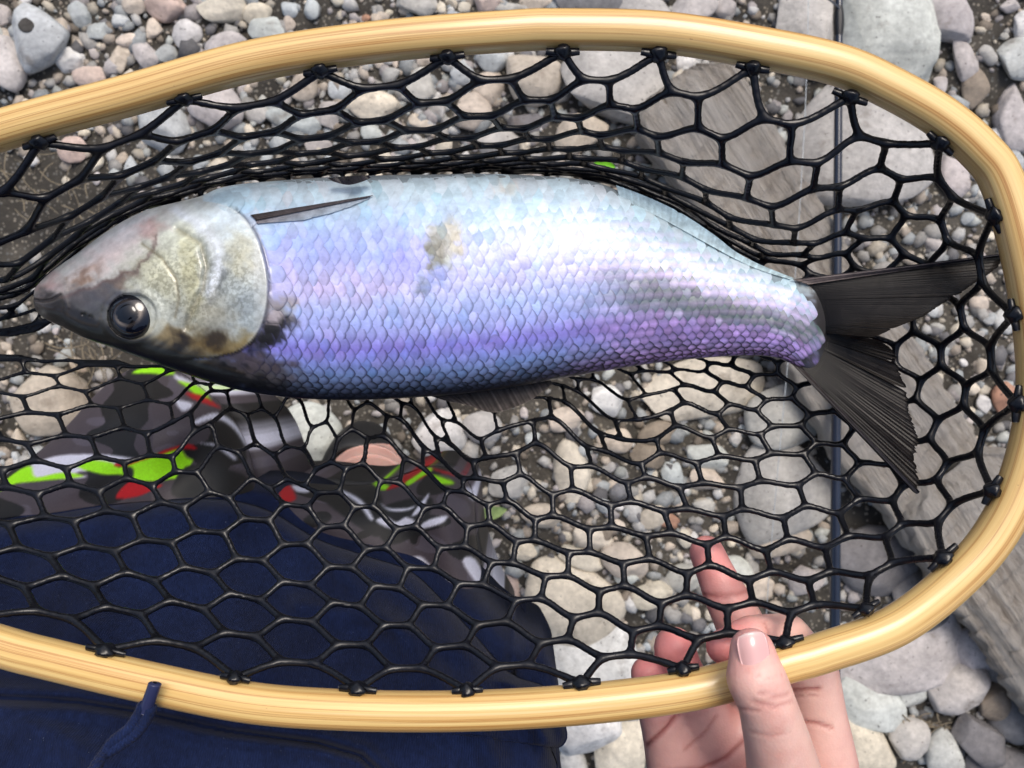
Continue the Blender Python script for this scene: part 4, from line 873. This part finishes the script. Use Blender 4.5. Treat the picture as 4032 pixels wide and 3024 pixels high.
# cushion-like cloth shapes: outline in photo pixels, domed depth
def cushion(poly, ctr, Dfun, roll, rings_=46, nb=220, back=0.03, rollw=0.16):
    pp = catmull(poly, 12, True); L = np.concatenate([[0], np.cumsum(np.hypot(*np.diff(np.vstack([pp, pp[:1]]), axis=0).T))])
    t = np.linspace(0, L[-1], nb, endpoint=False); q = np.vstack([pp, pp[:1]]); b2 = np.stack([np.interp(t, L, q[:, 0]), np.interp(t, L, q[:, 1])], -1)
    r = np.linspace(0.0, 1, rings_) ** 0.9; r[0] = 0.002
    Q = np.array(ctr) + (b2 - np.array(ctr))[None] * r[:, None, None]
    rr = np.repeat(r[:, None], nb, 1); e = np.clip((rr - (1 - rollw)) / rollw, 0, 1)
    D = Dfun(Q[..., 0], Q[..., 1], rr) + roll * (1 - np.sqrt(1 - e ** 2 * 0.999))
    top_ = P(Q[..., 0], Q[..., 1], D).reshape(-1, 3); F = [tuple(f[::-1]) for f in grid_faces(rings_, nb, False, True)]
    eb = top_[-nb:]; low = eb * [0.97, 1, 1] - [0, 0, back]; low2 = eb * 0.9 - [0, 0, back * 1.2]
    n1 = len(top_); V_ = np.vstack([top_, low, low2]); F += [(n1 - nb + i, n1 + i, n1 + (i + 1) % nb, n1 - nb + (i + 1) % nb) for i in range(nb)]
    F += [(n1 + i, n1 + nb + i, n1 + nb + (i + 1) % nb, n1 + (i + 1) % nb) for i in range(nb)] + [tuple(range(n1 + nb, n1 + 2 * nb))[::-1]]
    px_ = np.concatenate([Q[..., 0].ravel(), b2[:, 0], b2[:, 0]]); py_ = np.concatenate([Q[..., 1].ravel(), b2[:, 1], b2[:, 1]])
    return V_, F, px_, py_
def band(px, py, line, w0, w1=None):
    return segdist(px, py, line) < w0
def camo(px, py, seed):
    n1 = vnoise(np.stack([px / 420.0, py / 210.0], -1), seed, 2); n2 = vnoise(np.stack([px / 300.0, py / 150.0], -1), seed + 7, 2)
    c = np.tile(np.array((.285, .255, .28)), (len(px), 1)); c[n1 > .35] = (.105, .098, .10); c[(n2 > .75) & (n1 < .3)] = (.34, .315, .355); return c
GREEN, RED, WHITE, BLACK = (.62, .93, .06), (.70, .06, .09), (.84, .84, .90), (.10, .10, .105)
LEG1 = [(-260,2120),(-60,1935),(40,1858),(150,1780),(260,1680),(360,1570),(450,1490),(540,1445),(620,1436),(710,1466),(800,1530),(880,1600),(945,1690),(985,1790),(1008,1890),(1040,2000),(1000,2200),(700,2380),(200,2420),(-200,2330)]
DL = lambda x, y, r: 0.435 + 0.03 * smooth(1700, 1430, y) + 0.0035 * np.sin(x / 90.0 + y / 60.0) * smooth(0.1, 0.5, r) + 0.00004 * (np.abs(x - 600))
v, f, qx, qy = cushion(LEG1, (480, 1930), DL, 0.055, 110, 420, 0.03, 0.42); c = camo(qx, qy, 3)
def paint(c, polys, qx, qy):
    acc = np.zeros_like(c); jit = [(0, 0), (4, 2), (-4, -2), (2, -4), (-2, 4), (5, -4), (-5, 4)]
    for dx, dy in jit:
        cc = c.copy()
        for col, pl in polys: cc[inpoly(qx + dx, qy + dy, [tuple(p) for p in catmull(pl, 4, True)])] = col
        acc += cc
    return acc / len(jit)
c = paint(c, [(WHITE, [(60,1900),(110,1840),(200,1800),(300,1788),(420,1790),(500,1800),(560,1815),(500,1830),(400,1850),(300,1860),(340,1880),(180,1890)]), (GREEN, [(-20,1930),(60,1860),(120,1835),(140,1880),(240,1862),(330,1875),(150,1895),(60,1905),(0,1935)]),
  (GREEN, [(300,1835),(340,1812),(430,1820),(470,1840),(530,1812),(600,1790),(700,1765),(735,1800),(760,1815),(720,1860),(690,1885),(560,1895),(480,1870),(400,1868)]), (RED, [(590,1800),(640,1775),(740,1748),(775,1770),(700,1768),(620,1795),(560,1812),(480,1838),(455,1825)]),
  (BLACK, [(485,1850),(510,1838),(525,1850),(522,1880),(500,1880)]), (RED, [(455,1960),(510,1895),(560,1905),(640,1910),(600,1930),(540,1955)]), (BLACK, [(690,1890),(760,1830),(960,1870),(980,1960),(700,1960)]),
  (GREEN, [(520,1470),(560,1448),(640,1440),(690,1470),(640,1475),(580,1470)]), (WHITE, [(690,1475),(800,1520),(840,1560),(770,1530),(700,1500)]), (GREEN, [(700,1500),(790,1525),(830,1575),(860,1600),(800,1580),(740,1530)]), (RED, [(730,1545),(800,1560),(870,1605),(840,1600),(760,1570)]),
  (WHITE, [(690,1575),(760,1590),(720,1620)]), (WHITE, [(760,1660),(850,1625),(930,1670),(990,1760),(975,1770),(920,1690),(850,1650),(770,1672)]), (WHITE, [(780,1745),(860,1750),(930,1800),(920,1810),(850,1760)])], qx, qy)
obj('shorts_leg', mesh('shorts_leg', v, f, True, lin(c)), M_PRINT, person)
LEG2 = [(960,1905),(1060,1888),(1180,1892),(1300,1906),(1400,1912),(1500,1896),(1600,1866),(1690,1838),(1770,1846),(1840,1892),(1866,1960),(1872,2080),(1884,2180),(1918,2300),(1965,2420),(2030,2560),(1950,2680),(1700,2640),(1400,2480),(1150,2300),(1000,2120)]
DL2 = lambda x, y, r: 0.452 + 0.03 * smooth(2080, 1850, y) + 0.004 * np.sin(x / 75.0 - y / 110.0) * smooth(0.1, 0.5, r)
v, f, qx, qy = cushion(LEG2, (1480, 2240), DL2, 0.05, 110, 420, 0.03, 0.38); c = camo(qx, qy, 11)
c = paint(c, [(BLACK, [(1230,1915),(1480,1915),(1500,2100),(1420,2080)]), (BLACK, [(1480,2010),(1700,1960),(1640,2100),(1520,2140)]), (GREEN, [(1465,1895),(1520,1905),(1535,1925),(1500,1930),(1480,1915)]), (RED, [(1520,1930),(1560,1895),(1600,1865),(1670,1835),(1690,1860),(1640,1895),(1570,1915)]), (GREEN, [(1595,1900),(1640,1870),(1690,1838),(1705,1850),(1650,1885),(1610,1912)]),
  (RED, [(1690,1838),(1790,1865),(1830,1880),(1740,1862)]), (GREEN, [(1700,1868),(1760,1885),(1790,1905),(1730,1905)]), (WHITE, [(1350,1930),(1425,1970),(1470,2040),(1455,2045),(1410,1985),(1345,1940)]), (WHITE, [(1490,1975),(1530,2000),(1600,2000),(1640,1990),(1600,2012),(1530,2010)]), (WHITE, [(1620,2030),(1690,1940),(1660,2010)]),
  (WHITE, [(1480,2050),(1520,2035),(1560,2055),(1600,2035),(1640,2060),(1600,2088),(1530,2080)]), (WHITE, [(1680,2050),(1760,2030),(1740,2060),(1650,2085)]), (WHITE, [(1830,1920),(1870,1930),(1876,1970),(1850,1960)]), (WHITE, [(1560,2215),(1650,2190),(1700,2230),(1760,2260),(1770,2310),(1700,2300),(1620,2260)]), (WHITE, [(1820,2210),(1872,2200),(1925,2310),(1985,2440),(1960,2440),(1890,2320)]), (RED, [(1100,1920),(1140,1910),(1165,1965),(1110,1975)]), (WHITE, [(1150,1908),(1215,1925),(1210,1940),(1165,1935)])], qx, qy)
obj('shorts_leg', mesh('shorts_leg', v, f, True, lin(c)), M_PRINT, person)
HOOD = [(-420,2130),(-150,2070),(150,2030),(400,1990),(650,1968),(880,1966),(1060,2010),(1250,2120),(1450,2190),(1620,2250),(1760,2380),(1880,2510),(2010,2650),(2140,2700),(2185,2760),(2235,2890),(2205,2945),(2165,2930),(2195,3010),(2210,3150),(2200,3350),(1600,3560),(600,3640),(-300,3560),(-700,3100)]
def DH(x, y, r):
    d = 0.405 - 0.115 * smooth(2000, 3100, y) ** 1.0 + 0.02 * smooth(1500, 2200, x)
    d -= 0.03 * smooth(3000, 3500, y)
    seam = [(-400,2700),(0,2748),(300,2765),(520,2800),(900,2880),(1250,2925),(1420,2975),(1500,3050)]
    sdist = segdist(x, y, seam); d = d + 0.006 * np.exp(-(sdist / 12) ** 2) - 0.003 * np.exp(-((sdist - 36) / 26) ** 2)
    fold = segdist(x, y, [(-100,2770),(200,2880),(420,3020)]); d = d - 0.004 * np.exp(-(fold / 55) ** 2)
    for ln, a, wd in (([(1330,2240),(1500,2420),(1700,2640),(1760,2760)], .0055, 60), ([(1180,2380),(1500,2440),(1800,2560)], .004, 45), ([(2010,2680),(2080,2780),(2150,2930)], .006, 34), ([(1900,2700),(1880,2850),(1940,3000)], .005, 60), ([(600,2150),(900,2350),(1000,2600)], .004, 90), ([(200,2250),(350,2450)], .004, 80)):
        d = d - 1.7 * a * np.exp(-(segdist(x, y, ln) / wd) ** 2)
    d = d + 0.006 * np.exp(-(segdist(x, y, [(2110,2740),(2170,2850),(2190,2910)]) / 22) ** 2)
    return d + 0.0016 * np.sin(x / 130.0 + y / 170.0)
v, f, qx, qy = cushion(HOOD, (900, 2780), DH, 0.035, 120, 420, 0.04, 0.10)
tv, tf = ico(4); tv = tv * [0.175, 0.12, 0.25] + [-0.06, -0.315, 0.63]
slv = tube(catmull([(0.12, -0.33, 0.80), (0.20, -0.40, 0.66), (0.235, -0.40, 0.50), (0.205, -0.335, 0.485), (0.165, -0.262, 0.480)], 8), np.array([.07] * 12 + list(np.linspace(.066, .040, 21))), 32)[:2]
slo = tube(catmull([(-0.24, -0.33, 0.80), (-0.32, -0.36, 0.66), (-0.30, -0.22, 0.72), (-0.20, -0.08, 0.86)], 8), np.linspace(.07, .042, 25), 32)[:2]
mv, mf = merge([(v, f), (tv, tf), slv, slo]); obj('sweatshirt', mesh('sweatshirt', mv, mf), M_NAVY, person)
# braided draw cord with a plastic tip hanging over the hoop
cp = catmull([P(300, 3320, .222), P(370, 3040, .238), P(430, 2950, .2465), P(520, 2880, .2500), P(566, 2815, .2505), P(578, 2785, .2503)], 12)
parts = []
L = np.linspace(0, 1, len(cp))
for ph in range(3):
    tt_ = L * 46 + ph * 2.094; t_ = np.gradient(cp, axis=0); t_ /= np.linalg.norm(t_, axis=1, keepdims=True); s_ = np.cross(t_, [0, 0, 1]); u_ = np.cross(s_, t_)
    dense = np.linspace(0, len(cp) - 1, 420); ii = np.arange(len(cp)); cpd = np.stack([np.interp(dense, ii, cp[:, k]) for k in range(3)], -1); sd_ = np.stack([np.interp(dense, ii, s_[:, k]) for k in range(3)], -1); ud_ = np.stack([np.interp(dense, ii, u_[:, k]) for k in range(3)], -1)
    a = np.linspace(0, 30, 420) * 2 + ph * 2.094
    parts.append(tube(cpd + 0.0017 * (np.sin(a)[:, None] * sd_ * 1.15 + np.sin(2 * a)[:, None] * 0.7 * ud_), 0.00135, 7)[:2])
v, f = merge(parts); obj('drawstring', mesh('drawstring', v, f), M_NAVY, person)
ap = catmull([P(572, 2800, .2503), P(590, 2750, .2498), P(606, 2705, .2494), P(611, 2688, .2494)], 10)
M_TIP = mat_plain('navy_plastic_tip', (0.17, 0.19, 0.32), 0.3, 0.5, 60, 0.15, 0.05)
v, f, u = tube(ap, 0.0021 * np.minimum(1, np.sqrt(np.clip((1.0 - np.linspace(0, 1, len(ap))) * 9, 0.12, 1))), 14); obj('drawstring_tip', mesh('drawstring_tip', v, f), M_TIP, person)
# black clog on the visible foot (and its hidden pair)
def clog(cx, cy, cyo):
    prof = [(1.0, 0.0), (1.04, .012), (1.02, .03), (.97, .046), (.93, .056), (.88, .062), (.84, .064), (.81, .062), (.80, .05), (.80, .02)]
    nb = 72; a = np.linspace(0, 2 * np.pi, nb, endpoint=False); rings = []
    for s, z in prof:
        wx = 0.047 * s; ly = 0.108 * s; yo = 0.0
        toe = np.where(np.sin(a) > 0, 1.0, 0.92); zz = z * (1 + 0.12 * np.sin(a)) if z > .03 else z + 0 * a
        rings.append(np.stack([wx * np.sign(np.cos(a)) * np.abs(np.cos(a)) ** .85, ly * toe * np.sin(a) + yo, zz + 0.004], -1))
    V_ = np.concatenate(rings); F_ = [tuple(q) for q in grid_faces(len(prof), nb, False, True)] + [tuple(range(nb))[::-1], tuple(range((len(prof) - 1) * nb, len(prof) * nb))]
    o = obj('clog', mesh('clog', V_ + P(cx, cy, 0.795) * [1, 1, 0] + [0, 0, 0.012], F_), M_CLOG, person); return o
clog(1450, 2080, 0); clog(590, 2230, 0)

# ------------------------------------------------------------------ small plants and litter
def leaf(name, px, py, D, L, W, ang, mat, label):
    g = np.linspace(0, 1, 12); V_ = []; wv = np.sin(g * math.pi) ** 0.8 * W / 2
    for s in (-1, -0.5, 0, 0.5, 1): V_.append(np.stack([(g - .5) * L, s * wv, 0.0012 * np.abs(s) + 0.003 * np.sin(g * 3)], -1))
    V_ = np.concatenate(V_); top_ = V_; bot_ = V_ - [0, 0, .0004]; Fg = grid_faces(5, 12); n1 = len(V_)
    o = obj(name, mesh(name, np.vstack([top_, bot_]), [tuple(q) for q in Fg] + [tuple(q[::-1] + n1) for q in Fg]), mat); o.location = P(px, py, D); o.rotation_euler = (R(10), R(-8), R(ang)); tag(o, label, 'leaf'); return o
leaf('leaf', 2382, 652, 0.745, 0.022, 0.009, -15, M_LEAF, 'tiny bright green leaf just above the fish belly')
leaf('leaf', 1935, 2015, 0.785, 0.034, 0.014, 12, M_LEAFP, 'pale green leaf lying on soil beside the leg')
rng = np.random.RandomState(8); parts = []
for (cx, cy, nn, sp) in ((130, 700, 14, 170), (300, 800, 12, 150), (330, 1400, 16, 110), (420, 1480, 8, 80), (2560, 520, 5, 60), (3560, 2900, 14, 90), (3650, 2860, 10, 60)):
    for _ in range(nn):
        x, y, a, l = cx + rng.normal(0, sp * .5), cy + rng.normal(0, sp * .4), rng.uniform(0, 6.28), rng.uniform(60, 190)
        pth = [P(x + math.cos(a + b_ * .5) * l * (t - .5), y + math.sin(a + b_ * .5) * l * (t - .5), 0.79 - 0.012 * rng.rand()) for t, b_ in ((0, 0), (.35, .2), (.7, .5), (1, .9))]
        parts.append(tube(catmull(pth, 4), 0.0005 * rng.uniform(.5, 1.5), 5)[:2])
v, f = merge(parts); tag(obj('dry_grass', mesh('dry_grass', v, f), M_STRAW), 'dry straw and rootlets scattered on the soil between stones', 'dry grass', kind='stuff')
